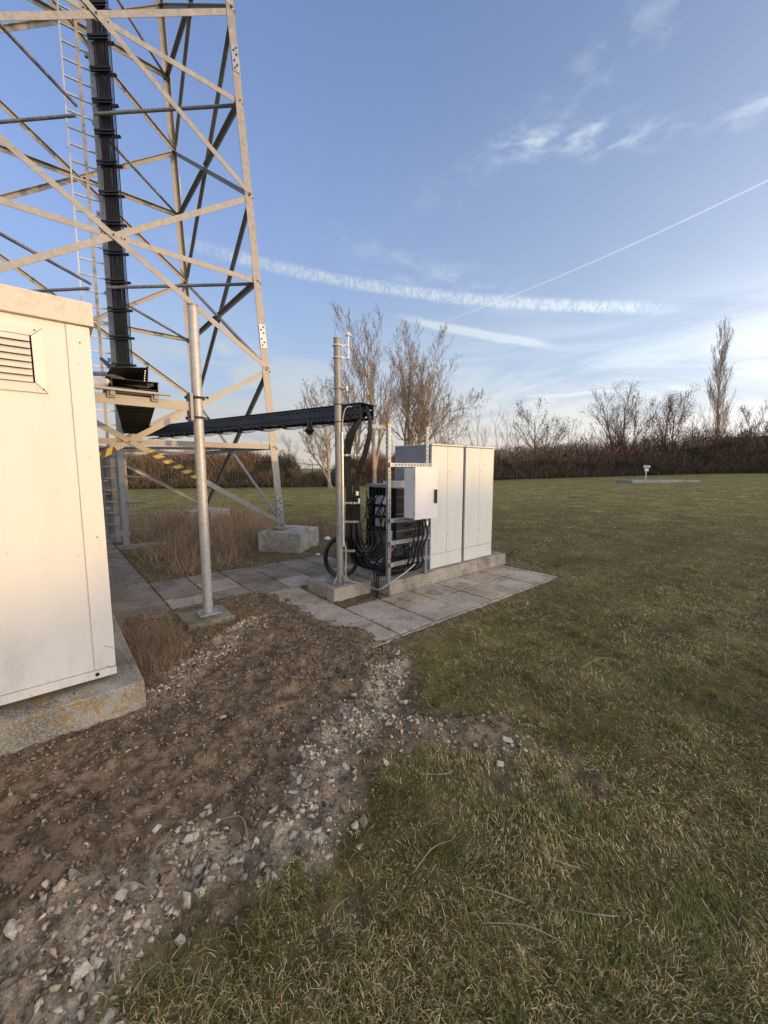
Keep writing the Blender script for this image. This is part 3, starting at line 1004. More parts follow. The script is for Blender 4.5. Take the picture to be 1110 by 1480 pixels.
def perforated(mb, o, ux, uy, nx, ny, cw, ch, hw, hh, t, skip=None):
    """nx*ny cells with a rectangular hole in each; o = corner, ux/uy = unit axes, t = thickness along ux x uy"""
    ux, uy = Vector(ux).normalized(), Vector(uy).normalized(); nn = ux.cross(uy)
    for i in range(nx):
        for j in range(ny):
            c = Vector(o) + ux * (cw * (i + .5)) + uy * (ch * (j + .5))
            vs = []
            for s in (0, 1):
                for (hx, hy) in ((cw / 2, ch / 2), (hw / 2, hh / 2)):
                    for sx, sy in ((-1, -1), (1, -1), (1, 1), (-1, 1)):
                        vs.append(c + ux * hx * sx + uy * hy * sy + nn * t * s)
            f = []
            for k in range(4):
                k2 = (k + 1) % 4
                f += [(k, 4 + k, 4 + k2, k2), (8 + k, 8 + k2, 12 + k2, 12 + k), (4 + k, 12 + k, 12 + k2, 4 + k2)]
                if (k == 0 and j == 0) or (k == 2 and j == ny - 1) or (k == 1 and i == nx - 1) or (k == 3 and i == 0): f.append((k, k2, 8 + k2, 8 + k))
            mb.poly(vs, f)
    return mb


# ------------------------------------------------------------------ cable bridge, mast to tower
br0 = Vector((2.835, 3.745, 2.145)); br1 = Vector((1.42, 8.55, 2.145))
bd = (br1 - br0).normalized(); bp = Vector((-bd.y, bd.x, 0)) * -1    # bp points to +a side
bl = (br1 - br0).length
bridge = thing('cable_bridge', 'dark perforated cable bridge running from the mast back to the tower', 'cable tray', br0)
bh = 0.165
ncell = int(bl / 0.075)
rel(perforated(MB(), br0, bd, UP, ncell, 2, bl / ncell, bh / 2, 0.032, 0.016, 0.004).build('side_rail', DARKST, bridge), br0)
q0 = br0 + bp * 0.27 - bd * 0.0
rel(perforated(MB(), q0, bd, UP, ncell, 2, bl / ncell, bh / 2, 0.032, 0.016, 0.004).build('side_rail', DARKST, bridge), br0)
mb = MB()
for q in (br0, q0):
    for z in (0.0, bh - .006):
        a_ = q + Vector((0, 0, z)); sgn = 1 if q is br0 else -1
        M3 = Matrix((bd, bp, UP)).transposed()
        mb.box(a_ + bd * (bl / 2) + bp * (sgn * .014) + UP * .0, (bl, .028, .004), m=M3)
rel(mb.build('flange_strip', DARKST, bridge), br0)
M3 = Matrix((bd, bp, UP)).transposed()
nr = 15
for i in range(nr):
    c = br0 + bd * (0.15 + (bl - .3) * i / (nr - 1)) + bp * 0.15 + UP * 0.022
    rel(MB().box(c, (0.035, 0.285, 0.02), m=M3).build('rung', DARKST, bridge), br0)
for i in range(3):     # lids
    s0 = bl * i / 3; s1 = bl * (i + 1) / 3 - .004
    c = br0 + bd * ((s0 + s1) / 2 - .03) + bp * 0.15 + UP * (bh + .006)
    rel(MB().box(c, (s1 - s0, 0.345, 0.004), m=M3).build('lid', DARKST, bridge), br0)
cb = MB()
for i in range(9):
    off = -0.11 + 0.027 * i
    pts = [br0 + bd * s + bp * (0.15 + off + random.uniform(-.004, .004)) + UP * (0.055 + random.uniform(-.004, .008)) for s in np.linspace(0.15, bl, 12)]
    cb.tube(pts, 0.0125, 6)
setp(cb.build('cable_run', CABLE), 'black cables lying along the inside of the cable bridge', 'cables')
# hangers and slack thin cables under the bridge
for i in range(9):
    s = 0.35 + i * 0.47
    c = br0 + bd * s + bp * 0.02 - UP * 0.025
    rel(MB().box(c, (0.05, 0.05, 0.045), m=M3).build('hanger_clamp', BLACK, bridge, bevel=.006), br0)
for kk in range(3):
    pts = []
    for i in range(40):
        s = 0.05 + (bl - .2) * i / 39
        sag = abs(math.sin(s / 0.47 * PI)) * (0.012 + 0.012 * kk)
        pts.append(br0 + bd * s + bp * (0.0 + .03 * kk) - UP * (0.035 + sag))
    setp(MB().tube(pts, 0.0045, 5).build('thin_cable', CABLE), 'thin black cable clipped in shallow loops under the cable bridge', 'cable', 'thin cables clipped under the bridge')
# hanging junction box
hb = at(447, 622, 4.95)
box_ = thing('junction_box', 'small black junction box dangling under the cable bridge', 'junction box', hb)
mb = MB(); mb.tube([hb + UP * .035, hb - UP * .0, hb - UP * .055], [.030, .062, .022], 8)
rel(mb.build('housing', BLACK, box_, bevel=.004), hb)
for dx_ in (-.02, .02):
    mb = MB().tube([hb + RGT * dx_ + UP * .03, hb + RGT * dx_ * 1.3 + UP * .14], 0.007, 6)
    rel(mb.build('cable_gland', BLACK, box_), hb)

# ------------------------------------------------------------------ cable tray, cabin to tower
t0 = Vector((0.70, 4.45, 2.275)); t1 = Vector((1.36, 9.0, 2.22))
td = (t1 - t0).normalized(); tpv = Vector((td.y, -td.x, 0)).normalized(); tl = (t1 - t0).length
tray = thing('cable_tray', 'dark slotted cable tray seen from below running from the cabin to the tower centre', 'cable tray', t0)
tup = tpv.cross(td)
T3 = Matrix((td, -tpv, tup)).transposed()
for s in (-1, 1):
    rel(MB().box(t0 + td * tl / 2 + tpv * .185 * s + tup * .05, (tl, .006, .12), m=T3).build('side_rail', BROWNST, tray), t0)
for i in range(22):
    c = t0 + td * (0.1 + (tl - .2) * i / 21)
    rel(MB().box(c, (0.055, 0.365, 0.016), m=T3).build('rung', BROWNST, tray), t0)
for s in (-1, 1):
    rel(MB().box(t0 + td * tl / 2 + tpv * .10 * s + tup * .035, (tl, .155, .006), m=T3).build('floor_plate', BROWNST, tray), t0)
for i in range(3):
    rel(MB().box(t0 + td * tl * (i + .5) / 3 + tup * .113, (tl / 3 - .004, .39, .004), m=T3).build('lid', BROWNST, tray), t0)
# raised hood at the cabin end
hood = thing('tray_hood', 'bent dark sheet metal hood over the end of the cable tray beside the cabin roof', 'hood', t0 + UP * .2)
HL = t0 + UP * .2


def quad_plate(p, t=0.006):
    p = [Vector(q) for q in p]
    nn = (p[1] - p[0]).cross(p[2] - p[0]).normalized() * t
    return MB().poly(p + [q + nn for q in p], [(0, 1, 2, 3), (7, 6, 5, 4), (0, 4, 5, 1), (1, 5, 6, 2), (2, 6, 7, 3), (3, 7, 4, 0)])


hA, hB, hC, hD = at(160, 531, 3.85), at(212, 532, 3.9), at(211, 560, 4.35), at(146, 556, 4.35)
rel(quad_plate([at(148, 555, 4.38), at(211, 558, 4.38), at(208, 578, 4.30), at(150, 574, 4.30)]).build('back_plate', BROWNST, hood), HL)
rel(quad_plate([hA, hB, hC, hD]).build('top_plate', BROWNST, hood), HL)
rel(quad_plate([at(212, 531, 3.9), at(214.5, 530, 3.93), at(213, 577, 4.3), at(209, 577, 4.28)]).build('side_plate', BROWNST, hood), HL)
sp_ = MB(); pa, pb = at(211, 535, 3.89), at(208, 574, 4.25)
for i in range(12):
    q = pa.lerp(pb, (i + .5) / 12) - FWD * .012
    sp_.box(q, (0.008, 0.008, 0.012))
rel(sp_.build('slot_edge', GALV_LT, hood), HL)
rel(quad_plate([at(143, 518, 4.4), at(147, 516, 4.4), at(168, 532, 3.95), at(162, 538, 4.0)]).build('lip', BROWNST, hood), HL)
for v0, v1, m_ in ((551, 556, GALV), (560, 563, BROWNST), (568, 571, GALV_DK)):
    mb = MB().bar(at(150, v0, 4.02), at(211, v1, 4.02), 0.022, 0.022)
    rel(mb.build('cross_bar', m_, hood, bevel=.003), HL)
rel(MB().tube(spline([at(136, 540, 4.1), at(156, 541, 4.05), at(178, 549, 4.0)]), 0.022, 8).build('grey_conduit', GALV_DK, hood, smooth=True), HL)
rel(MB().tube([at(150, 552, 4.0), at(214, 560, 3.98), at(221, 557, 3.98)], 0.008, 6).build('threaded_rod', GALV_DK, hood), HL)
mb = MB(); c = at(217, 556, 3.98)
for i in range(5):
    mb.tube([c + RGT * (i * .012 - .02), c + RGT * (i * .012 - .012)], [0.020, 0.017][i % 2], 6)
rel(mb.build('clamp_nut', GALV_LT, hood), HL)
rel(quad_plate([at(136, 545, 4.0), at(155, 547, 3.95), at(150, 560, 3.9), at(136, 560, 3.9)], .03).build('cream_bracket', CREAM, hood), HL)

# ------------------------------------------------------------------ riser, ladder in the tower core
RC = Vector((1.27, 9.28, 0))
riser = thing('cable_riser', 'thick vertical bundle of black cables clamped up the middle of the tower', 'cables', (RC.x, RC.y, 2.2))
RL = (RC.x, RC.y, 2.2)
rx = RGT.copy(); ry = FWD.copy()
for i in range(14):
    ro = (i % 7 - 3) * 0.034; rw = (i // 7) * 0.05
    pts = [RC + rx * ro + ry * rw + Vector((0, 0, z)) for z in np.arange(2.30, 15.2, 0.65)]
    pts = [p + rx * random.uniform(-.004, .004) for p in pts]
    rel(MB().tube(pts, random.choice((.012, .0145, .0155)), 8).build('cable', CABLE, riser, smooth=True), RL)
for sgn, rr in ((1, .009), (1, .006)):
    x_ = RC + rx * (0.19 if rr > .007 else .165)
    rel(MB().tube([x_ + UP * 2.4, x_ + UP * 15], rr, 6).build('thin_cable', CABLE, riser), RL)
i = 0
z = 3.05
R3 = Matrix((rx, ry, UP)).transposed()
while z < 15:
    mb = MB().box(RC + Vector((0, 0, z)) - ry * .045, (0.37, 0.03, 0.035), m=R3)
    mb.box(RC + Vector((0, 0, z - .055)) - ry * .045, (0.35, 0.03, 0.022), m=R3)
    mb.box(RC + Vector((0, 0, z)) + ry * .095, (0.40, 0.04, 0.04), m=R3)
    rel(mb.build('cable_clamp', BLACK, riser, bevel=.004), RL)
    z += 0.51
# ladder with a central safety rail
LB = Vector((1.04, 9.72, 0))
ladder = thing('tower_ladder', 'galvanised climbing ladder with a central safety rail inside the tower', 'ladder', LB)
la = math.radians(-4)
lx = Vector((math.cos(la), math.sin(la), 0))
ly = Vector((-lx.y, lx.x, 0))
L3 = Matrix((lx, ly, UP)).transposed()
for off, wd, m_ in ((-0.30, 0.028, GALV_LT), (0.20, 0.05, GALV)):
    rel(MB().box(LB + lx * off + UP * 7.9, (wd, 0.05, 14.6), m=L3).build('rail', m_, ladder, bevel=.003), LB)
rel(MB().box(LB + lx * -0.06 + UP * 7.9, (0.05, 0.035, 14.6), m=L3).build('safety_rail', GALV, ladder, bevel=.003), LB)
z = 0.75; rung_me = MB().box((0, 0, 0), (0.5, 0.026, 0.026), m=L3).mesh('rung', GALV_LT)
while z < 15.1:
    o = link('rung', rung_me, ladder); o.location = lx * -0.05 + UP * z; z += 0.28
for z in (3.7, 6.4, 9.1, 11.8):
    rel(MB().box(LB + lx * .12 + UP * z, (0.16, 0.05, 0.07), m=L3).build('bracket', GALV_DK, ladder), LB)
# heavy post carrying riser and ladder
CPO = at(180, 760, 7.95); CPO.z = 0
cpost = thing('core_post', 'heavy galvanised channel post with side arms at the foot of the tower ladder', 'post', CPO)
for (w0, w1, m_) in ((-.07, -.02, GALV_DK), (-.02, .075, GALV_LT)):
    rel(MB().box(CPO + rx * (w0 + w1) / 2 + ry * (0.03 if m_ is GALV_DK else 0) + UP * 1.0, (w1 - w0, 0.06, 2.02), m=R3).build('flange', m_, cpost, bevel=.003), CPO)
rel(MB().box(CPO + rx * .01 + ry * .05 + UP * 8.6, (0.085, 0.08, 13.2), m=R3).build('upper_post', GALV_DK, cpost, bevel=.003), CPO)
for z in (1.40, 0.86, 0.33):
    rel(MB().bar(CPO + rx * .07 + UP * z, CPO + rx * .43 + UP * (z - .01) + ry * .05, 0.035, 0.03).build('side_arm', GALV_DK, cpost, bevel=.002), CPO)
rel(MB().box(CPO + rx * .02 - ry * .04 + UP * .24, (0.24, 0.015, 0.09), m=R3).build('foot_clamp', GALV_LT, cpost, bevel=.003), CPO)
rel(MB().box(CPO + rx * .03 - ry * .035 + UP * 1.22, (0.10, 0.012, 0.07), m=R3).build('joint_plate', GALV_LT, cpost, bevel=.003), CPO)
# anti-climb screen in front of the ladder foot
scr = thing('anti_climb_screen', 'grey boarded anti-climb screen with light bars closing the ladder foot', 'screen', at(160, 782, 7.9))
SL = scr.location.copy(); SL.z = 0; scr.location = SL
for i in range(5):
    c = SL + rx * (-.42 + i * .13) + ry * .10 + UP * 1.02
    rel(MB().box(c, (0.118, 0.02, 1.95), m=R3).build('board', mat('grey_board', (0.22, 0.21, 0.20), .6, .2, .3, 5) if i % 2 else mat('pale_board', (0.36, 0.34, 0.30), .6, .2, .2, 5), scr, bevel=.003), SL)
for i in range(8):
    rel(MB().box(SL + rx * -.15 + ry * .06 + UP * (.18 + i * .235), (0.66, 0.022, 0.028), m=R3).build('bar', GALV_LT, scr), SL)
for i in range(2):
    rel(MB().tube([SL + rx * (-.08 - .05 * i) + ry * .035 + UP * .1, SL + rx * (-.08 - .05 * i) + ry * .035 + UP * 2.0], 0.011, 6).build('rod', GALV_DK, scr), SL)
lk = MB(); c = SL + rx * .03 + ry * .02 + UP * 1.0
lk.tube([c + UP * .03 - rx * .05, c - UP * .01, c + UP * .02 + rx * .03], 0.018, 6); lk.tube([c, c - UP * .09 + rx * .02], 0.010, 6)
rel(lk.build('latch', BOLT, scr), SL)

# ------------------------------------------------------------------ cable mast with GPS antenna
MP = Vector((2.65, 3.93, 0.15))
mast = thing('cable_mast', 'galvanised steel mast on the small pad holding up the cable bridge', 'mast', MP)
rel(MB().tube([MP + UP * .01, Vector((MP.x, MP.y, 3.03))], 0.043, 28).build('tube', GALV, mast, smooth=True), MP)
rel(MB().tube([Vector((MP.x, MP.y, 3.03)), Vector((MP.x, MP.y, 3.045))], 0.045, 28).build('cap', GALV_DK, mast), MP)
rel(MB().box(MP + UP * .008, (0.24, 0.24, 0.014)).build('base_plate', GALV_DK, mast, bevel=.002), MP)
mb = MB()
for k4 in range(4):
    a_ = k4 * PI / 2
    mb.poly([MP + UP * .015 + Vector((math.cos(a_), math.sin(a_), 0)) * .05 + Vector((-math.sin(a_), math.cos(a_), 0)) * s * .003 for s in (-1, 1)]
            + [MP + UP * .015 + Vector((math.cos(a_), math.sin(a_), 0)) * .11 + Vector((-math.sin(a_), math.cos(a_), 0)) * s * .003 for s in (-1, 1)]
            + [MP + UP * .12 + Vector((math.cos(a_), math.sin(a_), 0)) * .05 + Vector((-math.sin(a_), math.cos(a_), 0)) * s * .003 for s in (-1, 1)],
            [(0, 2, 4), (1, 5, 3), (0, 1, 3, 2), (2, 3, 5, 4), (0, 4, 5, 1)])
rel(mb.build('gusset', GALV_DK, mast), MP)


def ring_band(c, r, z, rt, m_, name, par, L, n=24):
    mb = MB().tube([(c[0] + math.cos(a) * r, c[1] + math.sin(a) * r, z) for a in np.linspace(0, 2 * PI, n + 1)], rt, 6, False)
    return rel(mb.build(name, m_, par), L)


for z in (1.18, 0.95 + .62, 0.62, 0.90):
    ring_band(MP, .045, z, .005, GALV_LT, 'pipe_band', mast, MP)
for z in (2.10, 2.30):
    ring_band(MP, .045, z, .006, BOLT, 'pipe_band', mast, MP)
mb = MB(); c = Vector((MP.x, MP.y, 2.48))
ring_band(MP, .048, 2.48, .009, GALV_LT, 'pipe_clamp', mast, MP)
mb.box(c + rx * .075 - ry * .02, (0.06, 0.05, 0.022), m=R3); mb.tube([c + rx * .09 - ry * .06, c + rx * .09 + ry * .06], .008, 6)
mb.tube([c + rx * .105 - ry * .02 - UP * .03, c + rx * .105 - ry * .02 + UP * .03], .014, 6)
rel(mb.build('clamp_lug', GALV_LT, mast), MP)
# silver conduit strapped to the mast
cd = MP + rx * .046 - ry * .03
con = MB().tube([Vector((cd.x, cd.y, 0.62)), Vector((cd.x, cd.y, 1.98))], 0.016, 14).build('conduit', mat('bright_aluminium_tube', (0.68, 0.67, 0.65), 0.35, 0.5, 0.06, 8), smooth=True)
setp(con, 'straight silver conduit strapped to the right of the cable mast', 'conduit')
setp(MB().tube(spline([cd + UP * 1.80, cd + UP * 1.93 + rx * .005, cd + UP * 2.07 + rx * .03, cd + UP * 2.12 + rx * .07, cd + UP * 2.12 + rx * .12]), 0.007, 7).build('wire_loop', mat('grey_pvc_cable', (0.42, 0.40, 0.37), .5), smooth=True),
     'thin grey cable rising from the silver conduit into the bridge', 'cable')
setp(MB().tube(spline([cd + UP * .50 + rx * .015, cd + UP * .40 + rx * .03, cd + UP * .10 + rx * .03, cd + UP * .03 + rx * .10, cd + UP * .02 + rx * .25 - ry * .05,
                       at(545, 852, 4.25), at(560, 845, 4.22), at(585, 828, 4.35), at(600, 815, 4.5)]), 0.008, 7).build('wire_loop', MATS['grey_pvc_cable'], smooth=True),
     'thin grey cable leaving the mast foot and crossing to the pad', 'cable')
# antenna
GPL = Vector((MP.x, MP.y, 2.98)) + rx * .125
gps = thing('satellite_antenna', 'small white mushroom antenna bracketed beside the top of the cable mast', 'antenna', GPL)
rel(MB().tube([GPL - UP * .17, GPL + UP * .085], .013, 12).build('stem', WHITEP, gps, smooth=True), GPL)
rel(MB().tube([GPL + UP * q for q in (.085, .088, .10, .115, .13, .142)], [.016, .030, .036, .027, .012, .003], 16).build('dome', WHITEP, gps, smooth=True), GPL)
for z in (-.02, -.155):
    mb = MB().box(GPL + UP * z - rx * .035, (0.10, 0.012, 0.028), m=R3)
    mb.tube([(MP.x + math.cos(a) * .054, MP.y + math.sin(a) * .054, GPL.z + z) for a in np.linspace(0, 2 * PI, 25)], .007, 6, False)
    mb.box(GPL + UP * z, (0.035, 0.035, 0.026), m=R3)
    rel(mb.build('bracket', WHITEP, gps, bevel=.002), GPL)

# cable drop from bridge end down the mast and out to the radio units
drop = thing('cable_drop', 'thick drop of black cables arching out of the bridge end and down beside the mast', 'cables', Vector((2.9, 3.8, 0.4)))
DL = drop.location.copy()
rr = random.Random(3)
cends = []
for i in range(32):
    o1 = (i % 8 - 3.5); o2 = i // 8
    x0_ = o1 * .014 + rr.uniform(-.003, .003)
    fwd_ = o2 * .045
    right = i % 8 >= 4
    pts = [br0 + bd * .5 + bp * (.06 + .022 * (i % 8)) + UP * (.07 + .02 * o2),
           at(521 + o1 * 1.0, 586, 4.78 + fwd_)]
    if right:
        pts += [at(531 + o1 * .7, 600, 4.76 + fwd_), at(533 + o1 * .9, 622, 4.74 + fwd_), at(524 + o1 * 1.8, 655, 4.74 + fwd_), at(513 + o1 * 1.6, 690, 4.74 + fwd_)]
    else:
        pts += [at(523 + o1 * 1.2, 604, 4.76 + fwd_), at(513 + o1 * 3.2, 630, 4.74 + fwd_), at(506 + o1 * 2.2, 660, 4.74 + fwd_), at(507 + o1 * 1.9, 695, 4.74 + fwd_)]
    pts += [at(510.5 + o1 * 2.5, 725, 4.74 + fwd_), at(510.5 + o1 * 2.6, 752, 4.74 + fwd_)]
    if i % 3 == 0:   # long loop running low under the radio units
        pts += [at(513 + o1 * 3, 785, 4.72 + fwd_), at(522 + o1 * 3, 812, 4.78 + fwd_), at(540 + o1, 822, 4.86 + fwd_), at(557, 812 - o1 * 2, 4.93), at(556 - o1, 780, 4.98), at(548, 765, 5.0)]
    elif i % 3 == 1:
        pts += [at(512 + o1 * 2.5, 780, 4.72 + fwd_), at(521 + o1 * 2.5, 800, 4.78 + fwd_), at(537 + o1, 806 + o1, 4.84 + fwd_), at(552 + o1, 795, 4.92), at(551, 775, 4.97), at(540, 762, 5.0)]
    else:
        pts += [at(516 + o1 * 2, 778, 4.74 + fwd_), at(526 + o1 * 2, 797 + o2 * 6, 4.72 + fwd_), at(540 + o1 * 2, 788, 4.76 + fwd_), at(538 + o1 * 2, 768, 4.9)]
    rel(MB().tube(spline(pts, 6), 0.0142, 7).build('cable', CABLE, drop, smooth=True), DL)
for v, w_, u_ in ((658, .24, 512), (727, .26, 506), (754, .27, 506), (796, .20, 505)):
    c = at(u_ - 6, v, 4.70)
    mb = MB().box(c + rx * .02, (w_, 0.028, 0.022), m=R3)
    for s in (-.11, -.07, .03, .07):
        mb.tube([c + rx * (s + .03) - ry * .022 - UP * .014, c + rx * (s + .03) - ry * .022 + UP * .016], .009, 6)
    rel(mb.build('clamp_bar', GALV_LT, drop, bevel=.002), DL)
rel(MB().box(at(516.5, 713, 4.69), (.034, .012, .05), m=R3).build('label_tag', WHITEP, drop), DL)
rel(MB().box(at(519, 724, 4.69), (.02, .012, .06), m=R3).build('label_tag', WHITEP, drop), DL)
# coil of black pipe leaning behind the mast foot
cc = at(494, 806, 4.95)
coil = thing('conduit_coil', 'upright coil of thick black conduit behind the foot of the cable mast', 'conduit coil', cc)
for i in range(4):
    R_ = .245 + .012 * (i % 2)
    pts = [cc + (rx * math.cos(a) * .80 + ry * math.cos(a) * .2) * R_ + UP * (math.sin(a) * R_ + 0.01) + ry * (i * .034 - .05) for a in np.linspace(0, 2 * PI, 33)]
    rel(MB().tube(pts, .020, 9, False).build('turn', CABLE, coil, smooth=True), cc)
setp(MB().tube(spline([at(478, 830, 4.9), at(466, 836, 4.7), at(450, 838, 4.8) * 1.0]), .012, 6).build('conduit_tail', CABLE), 'short loose end of black conduit lying on the paving', 'conduit') if False else None

# ------------------------------------------------------------------ slotted frame with white box
SF = Vector((3.13, 3.56, 0.17))
frame = thing('slotted_frame', 'slotted zinc strut frame standing on the cabinet pad in front of the radio units', 'frame', SF)


def strut(name, p, d_, L, face, w_=.041, par=frame, LL=SF):
    """C-channel with slots in the faces seen"""
    d_ = Vector(d_).normalized(); face = Vector(face).normalized(); s_ = d_.cross(face)
    mb = MB()
    nc = max(1, int(L / .05))
    o_ = Vector(p) - s_ * (-w_ / 2)
    perforated(mb, Vector(p) + s_ * w_ / 2 + face * w_ / 2, d_, -s_, nc, 1, L / nc, w_, .028, .013, .0025)
    perforated(mb, Vector(p) - s_ * w_ / 2 + face * w_ / 2, d_, -face, nc, 1, L / nc, w_, .028, .013, .0025)
    perforated(mb, Vector(p) + s_ * w_ / 2 - face * w_ / 2, d_, face, nc, 1, L / nc, w_, .028, .013, .0025)
    return rel(mb.build(name, GALV_LT, par), LL)


ua = (3.11, 3.76)
for x, m_ in zip(ua, (0, 1)):
    strut('upright', (x, 3.56, 0.18), UP, 1.88, (0, -1, 0))
    rel(MB().mm((x - .022, 3.538, 2.06), (x + .022, 3.582, 2.085)).build('yellow_cap', YELLOW, frame, bevel=.003), SF)
    rel(MB().box((x + .01, 3.55, 0.176), (0.12, 0.09, 0.010)).build('foot_plate', GALV_DK, frame, bevel=.002), SF)
for z in (1.60, 0.93, 0.655, 0.385):
    strut('cross_rail', (3.10, 3.525, z), (1, 0, 0), 0.69, (0, -1, 0))
    rel(MB().box((3.11, 3.501, z), (.05, .006, .05)).build('rail_clamp', GALV_LT, frame, bevel=.002), SF)
strut('cross_rail', (3.10, 3.525, 1.60), (1, 0, 0), .1, (0, -1, 0)) if False else None
# beam between bridge end and frame top
bmz = MB().bar((2.93, 3.78, 2.06), (3.11, 3.60, 2.045), 0.035, 0.045)
setp(bmz.build('link_beam', CREAM, bevel=.002), 'short pale beam linking the bridge end to the slotted frame', 'beam')
WB = Vector((3.85, 3.42, 0.88))
wbox = thing('meter_box', 'white hinged metal meter box with a black handle on the slotted frame', 'electrical box', WB)
rel(MB().mm((3.52, 3.32, 0.955), (3.885, 3.495, 1.565)).build('casing', WHITEP, wbox, bevel=.006), WB)
wbox.location = WB
rel(MB().mm((3.508, 3.288, 0.945), (3.897, 3.318, 1.575)).build('door', WHITEP, wbox, bevel=.005), WB)
rel(MB().mm((3.835, 3.262, 1.13), (3.868, 3.287, 1.30)).build('handle', BLACK, wbox, bevel=.004), WB)
rel(MB().mm((3.60, 3.281, 1.556), (3.72, 3.2865, 1.564)).build('rain_lip', WHITEP, wbox), WB)
for z in (1.02, 1.45):
    rel(MB().tube([(3.510, 3.31, z - .03), (3.510, 3.31, z + .03)], .008, 8).build('hinge', GALV_LT, wbox), WB)
for i, (x, o_) in enumerate(((3.60, 0), (3.65, 1), (3.70, 2), (3.75, 3))):
    x -= .14
    pts = [(x, 3.42, 0.96), (x, 3.42, 0.88), (x - .04 + .03 * o_, 3.43, .70), (x - .03 + .01 * o_, 3.48, .50), (x - .10 + .05 * o_, 3.50, .34), (x - .18 + .06 * o_, 3.62, .22), (x - .35, 3.80, .20)]
    setp(MB().tube(spline(pts), .011, 7).build('cable', CABLE, smooth=True), 'black cable hanging from the underside of the white meter box', 'cable', 'cables under the white meter box')
    x += .212
    ring = MB().tube([(x, 3.42, 0.957), (x, 3.42, 0.92)], .018, 8); rel(ring.build('cable_gland', BLACK, wbox), WB)
wbox.location.x -= 0.212
# small orange and white beacon
BP = Vector((3.70, 3.50, 0.865))
be = thing('beacon', 'small orange and white beacon fixed under the meter box', 'beacon', BP)
rel(MB().tube([BP - UP * .045, BP - UP * .04, BP + UP * .01, BP + UP * .015], [.02, .036, .036, .03], 16).build('base', WHITEP, be, smooth=True), BP)
rel(MB().tube([BP + UP * .015, BP + UP * .055, BP + UP * .075], [.030, .030, .022], 16).build('lens', ORANGE, be, smooth=True), BP)
rel(MB().tube(spline([BP - UP * .04, BP - UP * .07 + Vector((.03, 0, 0)), BP - UP * .03 + Vector((.09, 0, 0)), BP + UP * .0 + Vector((.07, 0.01, 0))]), .006, 6).build('lead', CABLE, be), BP)

# ------------------------------------------------------------------ radio units
RU = Vector((3.55, 4.15, 0.17))
rack = thing('radio_rack', 'rack of stacked charcoal radio modules tangled in black cables behind the slotted frame', 'radio units', RU)
x0, x1, y0, y1 = 3.42, 3.98, 3.80, 4.34
rel(MB().mm((x0 + .01, y0 + .02, .55), (x1, y1, 1.30)).build('core', BLACK, rack, bevel=.006), RU)
for i in range(6):
    z0 = .63 + i * .112
    mod = MB().mm((x0 + .02, y0 - .02, z0), (x1 - .01, y0 + .05, z0 + .104)).build('module', MODULE, rack, bevel=.004)
    rel(mod, RU)
    rel(MB().mm((x0 + .16, y0 - .026, z0 + .035), (x0 + .30, y0 - .019, z0 + .068)).build('handle_recess', HOLE, mod, bevel=.002), RU)
    rel(MB().mm((x0 + .02, y0 - .024, z0 + .100), (x1 - .01, y0 - .014, z0 + .108)).build('light_joint', FIN, mod), RU)
rel(MB().mm((x0 - .02, y0 - .03, .575), (x1 + .02, y1 - .1, .615)).build('shelf', GALV_LT, rack, bevel=.002), RU)
rel(MB().mm((x0 - .06, y0 + .05, 1.305), (x0 + .22, y1, 1.345)).build('top_cover', FIN, rack, bevel=.004), RU)
rel(MB().mm((x0 - .02, y0 - .01, 1.305), (x1 - .05, y0 + .20, 1.39)).build('top_box', CABG, rack, bevel=.004), RU)
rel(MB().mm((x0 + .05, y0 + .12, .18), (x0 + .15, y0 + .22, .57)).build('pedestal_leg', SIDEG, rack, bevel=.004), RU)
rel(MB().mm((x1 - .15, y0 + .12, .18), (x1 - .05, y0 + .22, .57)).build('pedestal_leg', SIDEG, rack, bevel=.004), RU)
rel(MB().mm((x0 - .10, y0 + .05, .20), (x1 + .05, y1, .26)).build('pedestal_base', BLACK, rack, bevel=.004), RU)
# side facing the mast: finned castings and three pale connectors boxes
for i in range(7):
    rel(MB().mm((x0 - .05, y0 + .03 + i * .07, .62), (x0 + .012, y0 + .05 + i * .07, 1.30)).build('fin', BLACK, rack, bevel=.003), RU)
for i in range(3):
    z0 = .80 + i * .145
    rel(MB().mm((x0 - .16, y0 + .06, z0), (x0 - .05, y0 + .20, z0 + .11)).build('connector_box', mat('pale_grey_plastic', (0.44, 0.45, 0.46), .5), rack, bevel=.008), RU)
rel(MB().mm((x0 - .10, y0 + .24, .60), (x0 - .01, y0 + .46, .76)).build('lower_box', FIN, rack, bevel=.006), RU)
rel(MB().mm((x0 - .12, y0 + .00, .60), (x0 - .03, y0 + .10, .75)).build('lower_box', FIN, rack, bevel=.006), RU)
rr = random.Random(9)
for i in range(46):                     # jumpers: short black loops in front of the connectors
    a_ = Vector((x0 - .05 - rr.random() * .06, y0 + rr.uniform(.0, .5), rr.uniform(.62, 1.28)))
    b_ = Vector((x0 - .05 - rr.random() * .10, y0 + rr.uniform(-.04, .5), rr.uniform(.35, 1.22)))
    m1 = a_.lerp(b_, .35) + Vector((-rr.uniform(.04, .12), -rr.uniform(.0, .08), -rr.uniform(0, .06)))
    m2 = a_.lerp(b_, .7) + Vector((-rr.uniform(.04, .12), -rr.uniform(.0, .08), -rr.uniform(.02, .12)))
    rel(MB().tube(spline([a_, m1, m2, b_], 5), rr.choice((.006, .008, .010)), 6).build('jumper_cable', CABLE, rack, smooth=True), RU)
